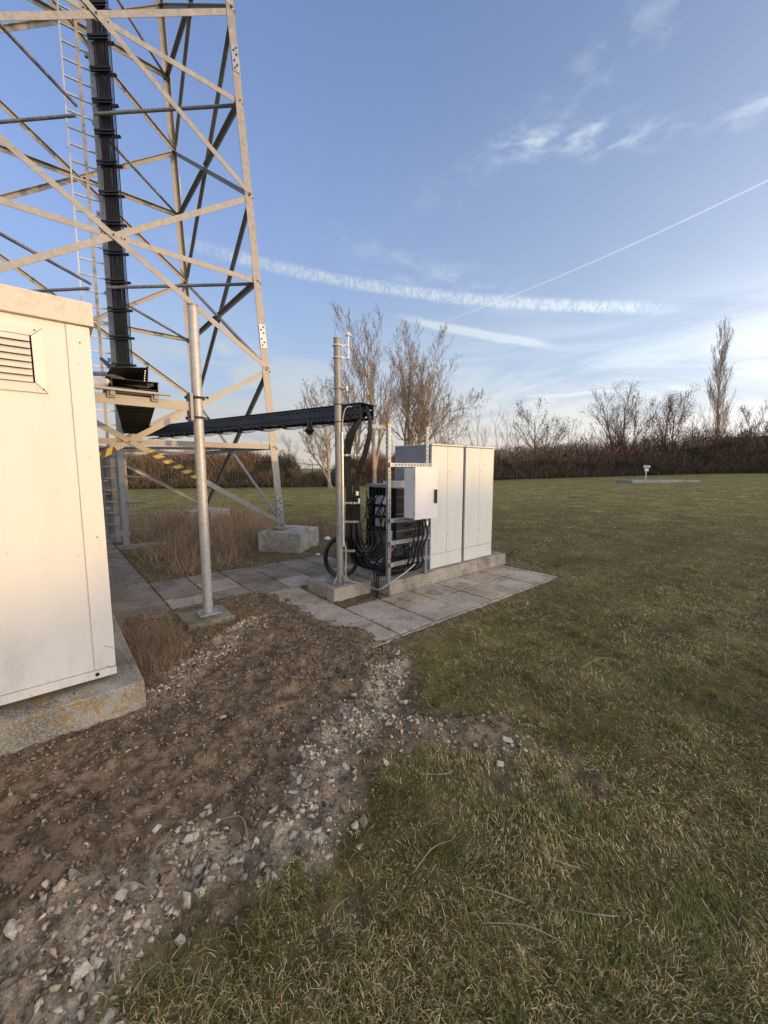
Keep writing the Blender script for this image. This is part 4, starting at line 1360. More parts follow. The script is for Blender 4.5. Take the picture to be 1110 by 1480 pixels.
for i in range(16):                     # loose loops under the rack
    c = Vector((rr.uniform(x0 - .15, x1 - .1), y0 + rr.uniform(-.12, .15), rr.uniform(.25, .48)))
    R_ = rr.uniform(.06, .15); tl_ = rr.uniform(-.6, .6); a0 = rr.uniform(0, 6)
    pts = [c + Vector((math.cos(a) * math.cos(tl_), math.cos(a) * math.sin(tl_), math.sin(a))) * R_ * (1 + .15 * math.sin(2 * a + i)) for a in np.linspace(a0, a0 + rr.uniform(4, 6), 14)]
    rel(MB().tube(pts, rr.choice((.006, .009, .011)), 6).build('cable_loop', CABLE, rack, smooth=True), RU)
for i in range(3):                      # cables running down between the pads into the soil
    pts = [Vector((3.00 + .02 * i, 3.72 + .02 * i, .30 + .02 * i)), Vector((3.03 + .012 * i, 3.70, .16)), Vector((3.05 + .01 * i, 3.66, .02)), Vector((3.05 + .01 * i, 3.65, -.06))]
    pts = [at(540 + 4 * i, 818, 4.85), at(541 + 3 * i, 838, 4.62), at(543 + 2.0 * i, 850, 4.52), at(543 + 2.0 * i, 864, 4.45)]
    rel(MB().tube(spline(pts, 5), .008, 7).build('ground_cable', CABLE, rack, smooth=True), RU)

# ------------------------------------------------------------------ two tall cabinets


def cabinet(a0, a1, label, seed):
    c = Vector(((a0 + a1) / 2, 3.95, 0.17))
    t = thing('equipment_cabinet', label, 'cabinet', c, group='tall grey outdoor cabinets')
    y0, y1, z0, z1 = 3.60, 4.33, 0.175, 1.865
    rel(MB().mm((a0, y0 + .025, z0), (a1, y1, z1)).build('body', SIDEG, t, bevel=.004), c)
    am = a0 + (a1 - a0) * .48
    rel(MB().mm((a0 + .002, y0, z0 + .205), (am - .004, y0 + .024, z1 - .012)).build('door', CABG, t, bevel=.003), c)
    rel(MB().mm((am + .004, y0 + .002, z0 + .205), (a1 - .002, y0 + .024, z1 - .012)).build('door', CABG, t, bevel=.003), c)
    rel(MB().mm((a0 + .002, y0 + .001, z0 + .005), (a1 - .002, y0 + .024, z0 + .199)).build('plinth_panel', CABG, t, bevel=.003), c)
    rel(MB().mm((a0 - .008, y0 - .012, z1), (a1 + .008, y1 + .01, z1 + .018)).build('lid', CABG, t, bevel=.004), c)
    for z in (z0 + .45, z1 - .35):
        rel(MB().tube([(am + .02, y0 - .004, z), (am + .02, y0 + .004, z)], .007, 10).build('lock', FIN, t), c)
    return t


cabinet(3.91, 4.585, 'light grey two door cabinet right behind the white meter box, nearer of the pair', 1)
cabinet(4.64, 5.34, 'light grey two door cabinet at the far right end of the pad', 2)

# ------------------------------------------------------------------ stones


def hull_stone(seed, n=15, flat=.6):
    r = random.Random(seed)
    bm = bmesh.new()
    for i in range(n):
        v = Vector((r.gauss(0, 1), r.gauss(0, 1), r.gauss(0, 1))).normalized() * r.uniform(.8, 1)
        bm.verts.new((v.x, v.y * r.uniform(.62, .8) / .7 * .72, v.z * flat))
    geo_ = bmesh.ops.convex_hull(bm, input=bm.verts)
    bmesh.ops.delete(bm, geom=[g for g in geo_['geom_interior'] if isinstance(g, bmesh.types.BMVert)], context='VERTS')
    bmesh.ops.triangulate(bm, faces=bm.faces)
    bmesh.ops.recalc_face_normals(bm, faces=bm.faces)
    return bm


STM = []
for nm, c, c2 in (('pale_limestone', (0.66, 0.55, 0.38), (0.86, 0.75, 0.55)), ('grey_stone', (0.42, 0.36, 0.265), (0.57, 0.49, 0.37)), ('brown_stone', (0.25, 0.175, 0.11), (0.40, 0.30, 0.20))):
    STM.append(mat(nm, c, .9, 0, .2, 9, .6, 40, .01, dirt=(0.20, 0.15, 0.11), dirt_amt=.5, dirt_scale=3, col2=c2, spec=.2))
stone_meshes = []
for s in range(14):
    for mi in range(3):
        bm = hull_stone(s, 10 + s % 6, (.50, .72, .36)[s % 3])
        me = bpy.data.meshes.new('stone'); bm.to_mesh(me); bm.free(); me.materials.append(STM[mi])
        stone_meshes.append((s, mi, me))


def stone(a, b, size, mi, label, group, seed):
    r = random.Random(seed)
    cand = [m_ for m_ in stone_meshes if m_[1] == mi]
    me = r.choice(cand)[2]
    o = link('stone', me)
    z = gz(a, b)
    o.location = (a, b, z + size * .26)
    o.scale = (size * r.uniform(.85, 1.25), size * r.uniform(.75, 1.1), size * r.uniform(.7, 1.05))
    o.rotation_euler = (r.uniform(-.4, .4), r.uniform(-.4, .4), r.uniform(0, 6.28))
    setp(o, label, 'stone', group)
    return o


def gnd(u, v):
    p = at(u, v, 1.0); r = p - Vector((0, 0, H)); t = -H / r.z
    return (r.x * t, r.y * t)


NAMED = [(735, 1064, 17, 0, 'pale angular stone lying in the grass right of the rubble, further of the two'),
         (723, 1100, 13, 0, 'pale upright stone lying in the grass below the other lone stone'),
         (560, 1100, 12, 0, 'half buried stone at the grass edge just right of the pale rubble patch'),
         (419, 1097, 12, 1, 'smooth oval stone at the left edge of the pale rubble patch'),
         (427, 1112, 10, 1, 'grey stone touching the oval stone at the left of the rubble patch'),
         (338, 1236, 13, 0, 'rounded pale stone in the middle of the lower rubble strip'),
         (388, 1187, 12, 0, 'squarish pale stone at the top of the lower rubble strip'),
         (474, 1233, 10, 0, 'pale stone at the right end of the lower rubble strip'),
         (299, 1268, 14, 0, 'pale stone at the grass edge under the lower rubble strip'),
         (290, 1288, 12, 0, 'stone lying in the grass just below the rubble strip'),
         (118, 1410, 22, 0, 'largest pale stone, in the bottom left corner of the rubble'),
         (110, 1268, 19, 1, 'tall grey flat stone standing on edge in the soil at lower left'),
         (66, 1228, 10, 0, 'small flat pale stone alone in the dark soil at the left'),
         (297, 1162, 13, 0, 'pale stone at the upper tip of the dark soil hollow'),
         (301, 1150, 10, 0, 'smaller stone resting against the stone at the soil hollow'),
         (323, 1030, 12, 0, 'upright pale stone standing alone in the brown soil'),
         (381, 1052, 10, 2, 'brown stone half sunk in the soil left of the rubble'),
         (495, 1020, 12, 0, 'slanting wedge shaped stone beside the pale rubble patch'),
         (222, 998, 9, 0, 'pale stone touching the corner of the cabin plinth'),
         (548, 988, 13, 1, 'dark grey stone in the rubble near the paving corner'),
         (588, 965, 10, 1, 'grey stone by the grass edge near the paving corner'),
         (452, 1160, 10, 0, 'pale stone above the right end of the lower rubble strip'),
         (355, 1212, 11, 1, 'grey stone between the two pale stones of the lower rubble strip'),
         (186, 1092, 8, 0, 'small oval pale stone in the soil under the cabin plinth'),
         (30, 1018, 9, 0, 'stone at the very left lying on the cabin plinth edge')]
for i, (u, v, px, mi, lab) in enumerate(NAMED):
    a, b = gnd(u, v)
    d = a * FWD.x + b * FWD.y
    zc = math.hypot(d, H)
    o = stone(a, b, px / FPX * zc * .62, mi, lab, None, 100 + i)
    if i == len(NAMED) - 1: o.location.z = 0.2
rr = random.Random(21)
zones = [(GRAV[:7], 0.17, 112, 'broken pale stone among many in the lower rubble strip beside the grass', 'stones of the lower rubble strip', (0, 0, 1, 2), (.015, .040)),
         (GRAV[6:], 0.15, 70, 'broken pale stone among many in the rubble patch below the paving corner', 'stones of the rubble patch below the paving', (0, 0, 1), (.012, .034)),
         (GRAV2, 0.16, 40, 'small pale stone scattered by the mossy pole footing', 'stones by the pole footing', (0, 1, 0), (.012, .026)),
         (GRAV3, 0.16, 12, 'grey pebble sunk into the thin turf right of the rubble', 'pebbles in the thin turf', (0, 1), (.010, .020))]
for path, wd, cnt, lab, grp, mats_, (s0, s1) in zones:
    for i in range(cnt):
        t = rr.random() * (len(path) - 1); k_ = int(t); f_ = t - k_
        a = path[k_][0] * (1 - f_) + path[min(k_ + 1, len(path) - 1)][0] * f_ + rr.gauss(0, wd * .75)
        b = path[k_][1] * (1 - f_) + path[min(k_ + 1, len(path) - 1)][1] * f_ + rr.gauss(0, wd * .75)
        stone(a, b, s0 + (s1 - s0) * rr.random() ** 2, rr.choice(mats_), lab, grp, rr.random())
for i in range(60):
    a = rr.uniform(-.4, 2.1); b = rr.uniform(1.5, 4.2)
    if not in_poly(np.array([a]), np.array([b]), DIRT)[0] or rect_in(np.array([a]), np.array([b]), PAVE_RECTS + PAD_RECTS, .02)[0]: continue
    stone(a, b, .010 + .020 * rr.random() ** 2, rr.choice((0, 2, 2, 1)), 'small stone scattered over the brown soil bank', 'stones scattered over the soil', rr.random())


def scatter_stones(name, pts, sizes, tones, label_kind='stuff'):
    """tens of thousands of tiny angular stones in one mesh"""
    base_v = []; base_f = []
    for s in range(6):
        bm = hull_stone(200 + s, 8, .65)
        bm.verts.index_update()
        base_v.append(np.array([v.co[:] for v in bm.verts])); base_f.append(np.array([[v.index for v in f.verts] for f in bm.faces])); bm.free()
    V = []; F = []; C = []; off = 0
    kind = RNG.integers(0, 6, len(pts))
    for s in range(6):
        idx = np.where(kind == s)[0]
        if not len(idx): continue
        bv, bf = base_v[s], base_f[s]
        m_ = len(idx)
        q = RNG.normal(size=(m_, 4)); q /= np.linalg.norm(q, axis=1)[:, None]
        w_, x, y, z = q.T
        R = np.stack([np.stack([1 - 2 * (y * y + z * z), 2 * (x * y - z * w_), 2 * (x * z + y * w_)], 1),
                      np.stack([2 * (x * y + z * w_), 1 - 2 * (x * x + z * z), 2 * (y * z - x * w_)], 1),
                      np.stack([2 * (x * z - y * w_), 2 * (y * z + x * w_), 1 - 2 * (x * x + y * y)], 1)], 1)
        sc = bv[None] * sizes[idx][:, None, None]
        v = np.einsum('nij,nkj->nki', R, sc) + pts[idx][:, None, :]
        V.append(v.reshape(-1, 3))
        F.append((bf[None] + (np.arange(m_) * len(bv))[:, None, None]).reshape(-1, 3) + off)
        C.append(np.repeat(tones[idx], len(bv), 0)); off += m_ * len(bv)
    return np_mesh(name, np.concatenate(V), np.concatenate(F), STONEM_S, color=np.concatenate(C))


def scat(n, dens_fn, box, s_rng, tone_a, tone_b, name, p=3.0):
    x = RNG.uniform(box[0], box[1], n); y = RNG.uniform(box[2], box[3], n)
    keep = (RNG.random(n) < dens_fn(x, y)) & ~rect_in(x, y, PAD_RECTS, .0)
    x, y = x[keep], y[keep]
    sz = s_rng[0] + (s_rng[1] - s_rng[0]) * RNG.random(len(x)) ** p
    z = ground_z(x, y) + sz * .30
    t = RNG.random((len(x), 1))
    tone = np.array(tone_a) * (1 - t) + np.array(tone_b) * t
    tone = tone * RNG.uniform(.75, 1.2, (len(x), 1))
    o = scatter_stones(name, np.stack([x, y, z], 1), sz, tone)
    o['kind'] = 'stuff'
    return o


nogo = lambda x, y: ~rect_in(x, y, PAVE_RECTS, -.02) | (ground_z(x, y) > 0)
scat(40000, lambda x, y: grav_mask(x, y) * smooth(.32, .62, fbm(x * 6, y * 6, 3, 35)) * (dirt_mask(x, y) > .1) * nogo(x, y), (-.8, 2.6, .9, 4.3), (.004, .026), (.42, .33, .21), (.80, .67, .47), 'gravel')
scat(60000, lambda x, y: np.clip(dirt_mask(x, y) - .35 * 1.0, 0, 1) * (0.25 + fbm(x * 4, y * 4, 3, 31)) * nogo(x, y), (-1.0, 2.6, .9, 4.8), (.004, .022), (.12, .082, .050), (.38, .28, .185), 'soil_clods', 3.2)
scat(9000, lambda x, y: np.clip(dirt_mask(x, y) - .2, 0, 1) * nogo(x, y) * (.3 + fbm(x * 3, y * 3, 3, 33)), (-1.0, 2.6, .9, 4.8), (.003, .014), (.36, .28, .19), (.60, .52, .39), 'soil_gravel', 3)
scat(1600, lambda x, y: rect_in(x, y, [(2.40, 3.15, 3.5, 4.3)]) * 1.0, (2.3, 3.3, 3.4, 4.4), (.004, .016), (.11, .085, .06), (.2, .16, .12), 'soil_crumbs', 2)

q_ = RNG.uniform((-1.2, 2.885), (0.12, 3.005), (1500, 2)); q_ = q_[RNG.random(1500) < smooth(.12, -.9, q_[:, 0]) + .05]
sz_ = .003 + .016 * RNG.random(len(q_)) ** 4
tn_ = np.array([.17, .125, .09]) * RNG.uniform(.6, 1.7, (len(q_), 1))
scatter_stones('soil_on_plinth', np.column_stack([q_, np.full(len(q_), .180) + sz_ * .4]), sz_, tn_)['kind'] = 'stuff'

# moss, soil and chips caught in the paving joints and along its edges
jl = [((2.43 + .5 * i, 2.6), (2.43 + .5 * i, 3.52)) for i in range(7)] + [((2.43, 3.10), (5.45, 3.10)), ((3.1, 3.515), (5.6, 3.515)), ((2.43, 2.6), (2.43, 4.6)), ((2.43, 2.6), (5.5, 2.6))]
jl += [((1.93, 2.62 + .5 * j), (2.43, 2.62 + .5 * j)) for j in range(5)] + [((.95, 4.62 + .485 * j), (3.74, 4.62 + .485 * j)) for j in range(4)] + [((.95 + .465 * i, 4.62), (.95 + .465 * i, 6.08)) for i in range(7)]
jl += [((.95, 4.6), (.95, 10)), ((2.45, 3.55), (3.12, 3.60)), ((2.98, 3.55), (3.0, 4.4))]
P_ = []
for (p, q) in jl:
    L = math.dist(p, q); m_ = int(L * 170)
    t = RNG.random(m_)[:, None]
    P_.append(np.array(p) * (1 - t) + np.array(q) * t + RNG.normal(0, .007, (m_, 2)) * (1 + 2.5 * (RNG.random((m_, 1)) < .12)))
P_ = np.concatenate(P_); P_ = P_[fbm(P_[:, 0] * 5, P_[:, 1] * 5, 3, 55) > .42]
sz_ = .002 + .007 * RNG.random(len(P_)) ** 3
tn_ = np.where((RNG.random(len(P_)) < .45)[:, None], np.array([.13, .13, .045]), np.array([.19, .135, .085])) * RNG.uniform(.5, 1.5, (len(P_), 1))
scatter_stones('joint_moss', np.column_stack([P_, np.full(len(P_), -.001)]), sz_, tn_)['kind'] = 'stuff'

# ------------------------------------------------------------------ grass


def blades(name, x, y, length, width, lean, tone, m=GRASSM, seg2=True, zoff=0.0, simple=None):
    n = len(x)
    z = ground_z(x, y) - .004 + zoff
    az = RNG.uniform(0, 2 * PI, n)
    az = np.where(RNG.random(n) < .5, fbm(x * 1.1, y * 1.1, 2, 72) * 4 * PI + RNG.normal(0, .6, n), az)      # swaths lie the same way
    dx, dy = np.cos(az), np.sin(az)
    side = az + PI / 2 + RNG.normal(0, .5, n)
    sx, sy = np.cos(side) * width / 2, np.sin(side) * width / 2
    # bend: the tip goes out by lean*length, height shrinks
    h1 = length * .5 * np.cos(lean * .7); r1 = length * .5 * np.sin(lean * .7)
    h2 = h1 + length * .5 * np.cos(lean * 1.45); r2 = r1 + length * .5 * np.sin(np.minimum(lean * 1.45, 1.6))
    bend = RNG.normal(0, .13, n) * length
    p0 = np.stack([x, y, z], 1)
    p1 = np.stack([x + dx * r1, y + dy * r1, z + h1], 1)
    p2 = np.stack([x + dx * r2 - dy * bend, y + dy * r2 + dx * bend, np.maximum(z + h2, z + .004)], 1)
    s = np.stack([sx, sy, np.zeros(n)], 1)
    V = np.stack([p0 - s, p0 + s, p1 - s * .8, p1 + s * .8, p2], 1).reshape(-1, 3)
    b = (np.arange(n) * 5)[:, None]
    bn = b if simple is None else b[~simple]
    F = [bn + np.array([[0, 1, 3]]), bn + np.array([[0, 3, 2]]), bn + np.array([[2, 3, 4]])]
    if simple is not None: F.append(b[simple] + np.array([[0, 1, 4]]))      # far off a blade is one triangle
    F = np.concatenate(F, 0)
    C = np.repeat(tone, 5, 0)
    return np_mesh(name, V, F, m, color=C)


def field_points(n, y0, y1, p):
    """denser near the viewer, thinning with distance"""
    t = RNG.random(n)
    Y = (y0 ** (1 - p) + t * (y1 ** (1 - p) - y0 ** (1 - p))) ** (1 / (1 - p)) if p != 1 else y0 * (y1 / y0) ** t
    X = RNG.uniform(-1, 1, n) * (1.12 * Y + .6)
    return RGT.x * X + FWD.x * Y, RGT.y * X + FWD.y * Y, Y


def grass_keep(x, y):
    d = dirt_mask(x, y)
    k_ = RNG.random(len(x)) > np.clip(d * 1.25, 0, .985)
    k_ &= ~rect_in(x, y, PAVE_RECTS, -.012) & ~rect_in(x, y, PAD_RECTS, -.005)
    return k_


def tones(n, x, y, straw=.4):
    g = np.array([[.165, .148, .036], [.240, .212, .055], [.34, .295, .085], [.100, .086, .026]])
    s = np.array([[.64, .50, .20], [.82, .67, .31], [.42, .29, .115], [.24, .155, .065]])
    pat = fbm(x * 1.3, y * 1.3, 4, 61); pat2 = fbm(x * 5, y * 5, 3, 62)
    ps = np.clip(straw + (pat - .5) * 1.9 + (pat2 - .5) * 1.0, .08, .95)
    isS = RNG.random(n) < ps
    c = np.where(isS[:, None], s[RNG.integers(0, 4, n)], g[RNG.integers(0, 4, n)])
    br = smooth(.50, .66, fbm(x * .8 + 9, y * .8, 4, 66)) * .7
    isB = RNG.random(n) < br
    c = np.where(isB[:, None], np.array([[.27, .175, .085]]), c)
    return c * RNG.uniform(.55, 1.5, (n, 1)) * (.72 + .56 * fbm(x * 2.1, y * 2.1, 3, 67))[:, None]


x, y, Y = field_points(660000, .45, 24, 0.66)
k_ = grass_keep(x, y); x, y, Y = x[k_], y[k_], Y[k_]
pat = fbm(x * 2.4, y * 2.4, 4, 63)
k_ = RNG.random(len(x)) < (.35 + 1.1 * pat) * (1 - .55 * smooth(.52, .68, fbm(x * .8 + 9, y * .8, 4, 66))); x, y, Y, pat = x[k_], y[k_], Y[k_], pat[k_]
n = len(x)
ln = RNG.uniform(.010, .040, n) * (.7 + .7 * pat) * (1 + .02 * Y)
wd = RNG.uniform(.0012, .0030, n) * (1 + np.maximum(Y - 1.2, 0) * .36)
lean = RNG.uniform(.5, 1.45, n)
o = blades('turf_grass', x, y, ln, wd, lean, tones(n, x, y, .62), simple=Y > 2.6); o['kind'] = 'stuff'
# long dry stalks lying over the turf
x, y, Y = field_points(44000, .45, 14, 0.8)
k_ = grass_keep(x, y) & (RNG.random(len(x)) < smooth(.35, .7, fbm(x * 1.7, y * 1.7, 3, 64)) + .15); x, y, Y = x[k_], y[k_], Y[k_]
n = len(x)
tn = np.array([.74, .59, .30]) * RNG.uniform(.3, 1.2, (n, 1))
o = blades('dry_stalks', x, y, RNG.uniform(.020, .042, n) + .09 * RNG.random(n) ** 4, RNG.uniform(.0010, .0021, n) * (1 + np.maximum(Y - 1.5, 0) * .25), RNG.uniform(.95, 1.5, n), tn, zoff=.014); o['kind'] = 'stuff'
# fresh green tufts
tx, ty, tY = field_points(560, .5, 12, .6)
k_ = grass_keep(tx, ty); tx, ty, tY = tx[k_], ty[k_], tY[k_]
ex = np.array([gnd(u, v) for u, v in ((420, 1330), (960, 950), (710, 1090 + 90), (700, 1430), (250, 1440), (1060, 1240), (860, 1180), (30, 1345), (400, 1290), (330, 1310))])
tx = np.concatenate([tx, ex[:, 0]]); ty = np.concatenate([ty, ex[:, 1]])
rad = np.concatenate([RNG.uniform(.02, .07, len(tx) - len(ex)), np.full(len(ex), .10)])
N = 46
x = np.repeat(tx, N) + RNG.normal(0, 1, len(tx) * N) * np.repeat(rad, N); y = np.repeat(ty, N) + RNG.normal(0, 1, len(tx) * N) * np.repeat(rad, N)
n = len(x)
tn = np.array([.145, .158, .036]) * RNG.uniform(.6, 1.6, (n, 1))
o = blades('green_tufts', x, y, RNG.uniform(.04, .11, n), RNG.uniform(.0018, .0036, n), RNG.uniform(.3, 1.1, n), tn); o['kind'] = 'stuff'
# broad little leaves of weeds in the lawn
tx, ty, tY = field_points(900, .5, 7, .8)
k_ = grass_keep(tx, ty) & (fbm(tx * 1.5, ty * 1.5, 3, 71) > .5); tx, ty = tx[k_], ty[k_]
N = 12
x = np.repeat(tx, N) + RNG.normal(0, .02, len(tx) * N); y = np.repeat(ty, N) + RNG.normal(0, .02, len(tx) * N); n = len(x)
tn = np.array([.135, .135, .034]) * RNG.uniform(.6, 1.5, (n, 1))
o = blades('leafy_weeds', x, y, RNG.uniform(.018, .035, n), RNG.uniform(.006, .012, n), RNG.uniform(.8, 1.4, n), tn, zoff=.01); o['kind'] = 'stuff'

# ------------------------------------------------------------------ dry weeds under the tower and by the cabin


def dry_brush(name, pts_xy, hgt, wid, tone, spread=.25, zoff=0.0, nseg=3, curl=.3, zbase=None):
    """thin upright stalks with side twigs, each a crossed ribbon"""
    n = len(pts_xy)
    p = np.zeros((n, nseg + 1, 3))
    p[:, 0, :2] = pts_xy
    p[:, 0, 2] = (ground_z(pts_xy[:, 0], pts_xy[:, 1]) if zbase is None else zbase) + zoff
    d = RNG.normal(0, spread, (n, 3)); d[:, 2] = 1; d /= np.linalg.norm(d, axis=1)[:, None]
    st = (hgt / nseg)[:, None]
    for s in range(nseg):
        p[:, s + 1] = p[:, s] + d * st
        d = d + RNG.normal(0, curl, (n, 3)); d /= np.linalg.norm(d, axis=1)[:, None]
    az = RNG.uniform(0, 2 * PI, n)
    side = np.stack([np.cos(az), np.sin(az), np.zeros(n)], 1) * wid[:, None] / 2
    V = []; F = []
    k2 = (nseg + 1) * 2
    for s in range(nseg + 1):
        f_ = 1 - .75 * s / nseg
        V += [p[:, s] - side * f_, p[:, s] + side * f_]
    V = np.stack(V, 1).reshape(-1, 3)
    b = (np.arange(n) * k2)[:, None]
    for s in range(nseg): F.append(b + np.array([[2 * s, 2 * s + 1, 2 * s + 3, 2 * s + 2]]))
    return np_mesh(name, V, np.concatenate(F, 0), TWIGM, color=np.repeat(tone, k2, 0)), p


def poly_points(n, poly, dens=None):
    P = np.array(poly); lo, hi = P.min(0), P.max(0)
    q = RNG.uniform(lo, hi, (n, 2))
    k_ = in_poly(q[:, 0], q[:, 1], poly)
    if dens is not None: k_ &= RNG.random(n) < dens(q[:, 0], q[:, 1])
    k_ &= ~rect_in(q[:, 0], q[:, 1], PAVE_RECTS + PAD_RECTS, .0)
    return q[k_]


WEED = [(1.35, 6.25), (2.2, 6.25), (2.75, 6.9), (3.2, 7.8), (4.3, 8.6), (4.9, 12), (4.6, 14.2), (1.6, 13.5), (1.15, 10), (1.1, 7.0)]
wd_d = lambda x, y: smooth(.34, .58, fbm(x * 1.4, y * 1.4, 3, 81))
q = poly_points(15000, WEED, wd_d); n = len(q)
tn = np.array([.38, .265, .165]) * RNG.uniform(.35, 1.7, (n, 1)) * (.5 + 1.0 * fbm(q[:, 0] * 3, q[:, 1] * 3, 3, 83))[:, None]
hh = RNG.uniform(.20, .88, n) * (.2 + 1.3 * fbm(q[:, 0] * 2.2, q[:, 1] * 2.2, 3, 82))
o, _ = dry_brush('dry_weeds', q, hh, RNG.uniform(.003, .007, n), tn, .45, curl=.42); o['kind'] = 'stuff'
# side twigs in the weeds
q = poly_points(20000, WEED, wd_d); n = len(q)
o, _ = dry_brush('dry_weed_twigs', q, RNG.uniform(.06, .16, n), RNG.uniform(.002, .005, n), np.array([.34, .235, .145]) * RNG.uniform(.5, 1.5, (n, 1)), .9, zoff=RNG.uniform(.02, .38, n), curl=.5); o['kind'] = 'stuff'
# matted litter along the path edges and round the footing
LIT = [(1.0, 6.1), (3.7, 6.0), (4.7, 5.8), (5.3, 7.0), (5.0, 9.0), (1.0, 9.0)]
q = poly_points(16000, LIT, lambda x, y: .45 + 0 * x); n = len(q)
o, _ = dry_brush('leaf_litter', q, RNG.uniform(.03, .10, n), RNG.uniform(.002, .007, n), np.array([.25, .185, .12]) * RNG.uniform(.4, 1.5, (n, 1)), 1.6, zoff=.01, curl=.5); o['kind'] = 'stuff'
q = np.concatenate([poly_points(1700, [(4.35, 7.2), (5.6, 7.0), (6.6, 8.8), (5.4, 10.2), (4.5, 8.6)])]); n = len(q)
o, _ = dry_brush('dry_weeds', q, RNG.uniform(.15, .52, n), RNG.uniform(.003, .007, n), np.array([.25, .18, .12]) * RNG.uniform(.5, 1.4, (n, 1)), .35, curl=.25); o['kind'] = 'stuff'
# brambles between cabin and pole
q = poly_points(6000, [(.38, 3.1), (.62, 3.15), (.78, 3.6), (.80, 4.45), (.95, 4.6), (.45, 4.75), (.40, 4.2)]); n = len(q)
q = np.concatenate([q, RNG.uniform((.40, 3.3), (.80, 4.6), (2200, 2))]); n = len(q)
o, _ = dry_brush('dead_bramble_litter', q, RNG.uniform(.05, .20, n), RNG.uniform(.0015, .004, n), np.array([.33, .23, .145]) * RNG.uniform(.35, 1.5, (n, 1)), 1.1, zoff=RNG.uniform(0, .06, n), curl=.55, zbase=np.full(n, -.01)); o['kind'] = 'stuff'
ang_ = RNG.uniform(0, 2 * PI, 1500); rad_ = RNG.uniform(.25, .42, 1500)
q = np.column_stack([1.155 + np.cos(ang_) * rad_, 4.21 + np.sin(ang_) * rad_ * .95]); q = q[(q[:, 1] < 4.58)]; n = len(q)
o, _ = dry_brush('footing_litter', q, RNG.uniform(.03, .10, n), RNG.uniform(.0015, .004, n), np.array([.33, .25, .12]) * RNG.uniform(.35, 1.4, (n, 1)), 1.3, curl=.5, zbase=np.full(n, .0)); o['kind'] = 'stuff'
for i, (pp, lab) in enumerate((
        ([at(232, 870, 3.7), at(242, 835, 3.7), at(257, 815, 3.75), at(262, 800, 3.8)], 'tall thin dry stalk rising left of the lone pole'),
        ([at(205, 935, 3.3), at(205, 915, 3.25), at(240, 882, 3.4), at(256, 862, 3.6)], 'long dry stem leaning across the dead bramble'),
        ([at(200, 920, 3.2), at(212, 940, 3.15), at(222, 965, 3.0)], 'short bleached stem poking out of the dead bramble'),
        ([at(216, 1000, 2.85), at(250, 990, 2.85), at(300, 1004, 2.8), at(305, 1010, 2.8)], 'bent dry twig lying between plinth corner and soil'))):
    if i in (0,):
        pp = [at(281, 900, 3.85), at(278, 850, 3.85), at(281, 815, 3.9), at(284, 790, 3.9)]
    setp(MB().tube(spline(pp, 6), [.0035] * 3 + [.003] * 40 if False else .003, 5).build('bramble_stalk', mat('dry_stem_straw', (.26, .18, .11), .9)), lab, 'stem')
for i, (u0, v0, u1, v1, lab) in enumerate(((148, 934, 178, 946, 'upper thin twig leaning on the cabin corner'), (152, 962, 178, 950, 'lower thin twig leaning on the cabin corner'))):
    setp(MB().tube(spline([at(u0, v0, 2.43), at((u0 + u1) / 2, v0 + 2, 2.40), at(u1, v1, 2.45), at(u1 + 14, v1 + 22, 2.6)], 4), .0012, 4).build('twig', mat('dark_twig', (.10, .075, .05), .9)), lab, 'twig')
# curved dry stalks on the lawn
for i, (c_, lab) in enumerate((
        (((600, 1258), (625, 1232), (652, 1212)), 'curved straw stalk in the lawn right of the rubble strip'),
        (((770, 1225), (800, 1250), (842, 1256)), 'curved straw stalk lying in the middle of the lawn'),
        (((690, 1280), (720, 1295), (760, 1302)), 'long bleached stalk across the lower lawn'),
        (((700, 1330), (760, 1345), (815, 1362)), 'straight bleached stalk across the lower lawn'),
        (((820, 1310), (860, 1330), (895, 1325)), 'hooked straw stalk low in the right lawn'),
        (((605, 1118), (640, 1122), (655, 1112)), 'short curved stalk by the rubble patch'),
        (((165, 1290), (190, 1282), (212, 1280)), 'pale root lying on the lower rubble strip'),
        (((840, 962), (870, 950), (900, 952)), 'dry stalk bundle on the lawn beside the green tuft'),
        (((320, 1172), (350, 1180), (360, 1215)), 'thin root arching over the lower rubble strip'))):
    pp = []
    for j, (u, v) in enumerate(c_):
        a, b = gnd(u, v); pp.append(Vector((a, b, gz(a, b) + (.012, .035, .012)[j])))
    setp(MB().tube(spline(pp, 6), .0022, 5).build('dry_stalk', mat('bleached_stalk', (.38, .31, .21), .9)), lab, 'stalk')
# scraps of white plastic
for (u, v, s, lab) in ((473, 780, .095, 'crumpled white plastic scrap beside the tower leg footing'), (459, 803, .05, 'small white plastic scrap at the path edge')):
    a, b = gnd(u, v)
    bm = bmesh.new(); bmesh.ops.create_icosphere(bm, subdivisions=3, radius=1)
    r = random.Random(u)
    for vv in bm.verts:
        c = vv.co.copy()
        k2 = .7 + .55 * vnoise(np.array([c.x * 2.3 + u]), np.array([c.y * 2.3 + c.z * 1.7]), 3)[0] + .3 * vnoise(np.array([c.x * 6]), np.array([c.y * 6 + c.z * 5]), 4)[0] - .3
        vv.co = Vector((c.x * s * k2, c.y * s * .7 * k2, max(-.2, c.z) * s * .55 * k2))
    me = bpy.data.meshes.new('plastic_scrap'); bm.to_mesh(me); bm.free(); me.materials.append(PAPER)
    o = link('plastic_scrap', me); o.location = (a, b, .02)
    setp(o, lab, 'litter')

# ------------------------------------------------------------------ far field: pad, sign, fence, hedge, trees


def far(u, d, z=0.0):
    """point on the ground at photograph column u and forward distance d"""
    X = (u - 555) / FPX * d * math.cos(0)
    a, b = XY(X, d)
    return Vector((a, b, float(rise(np.array([a]), np.array([b]))[0]) - .02 + z))


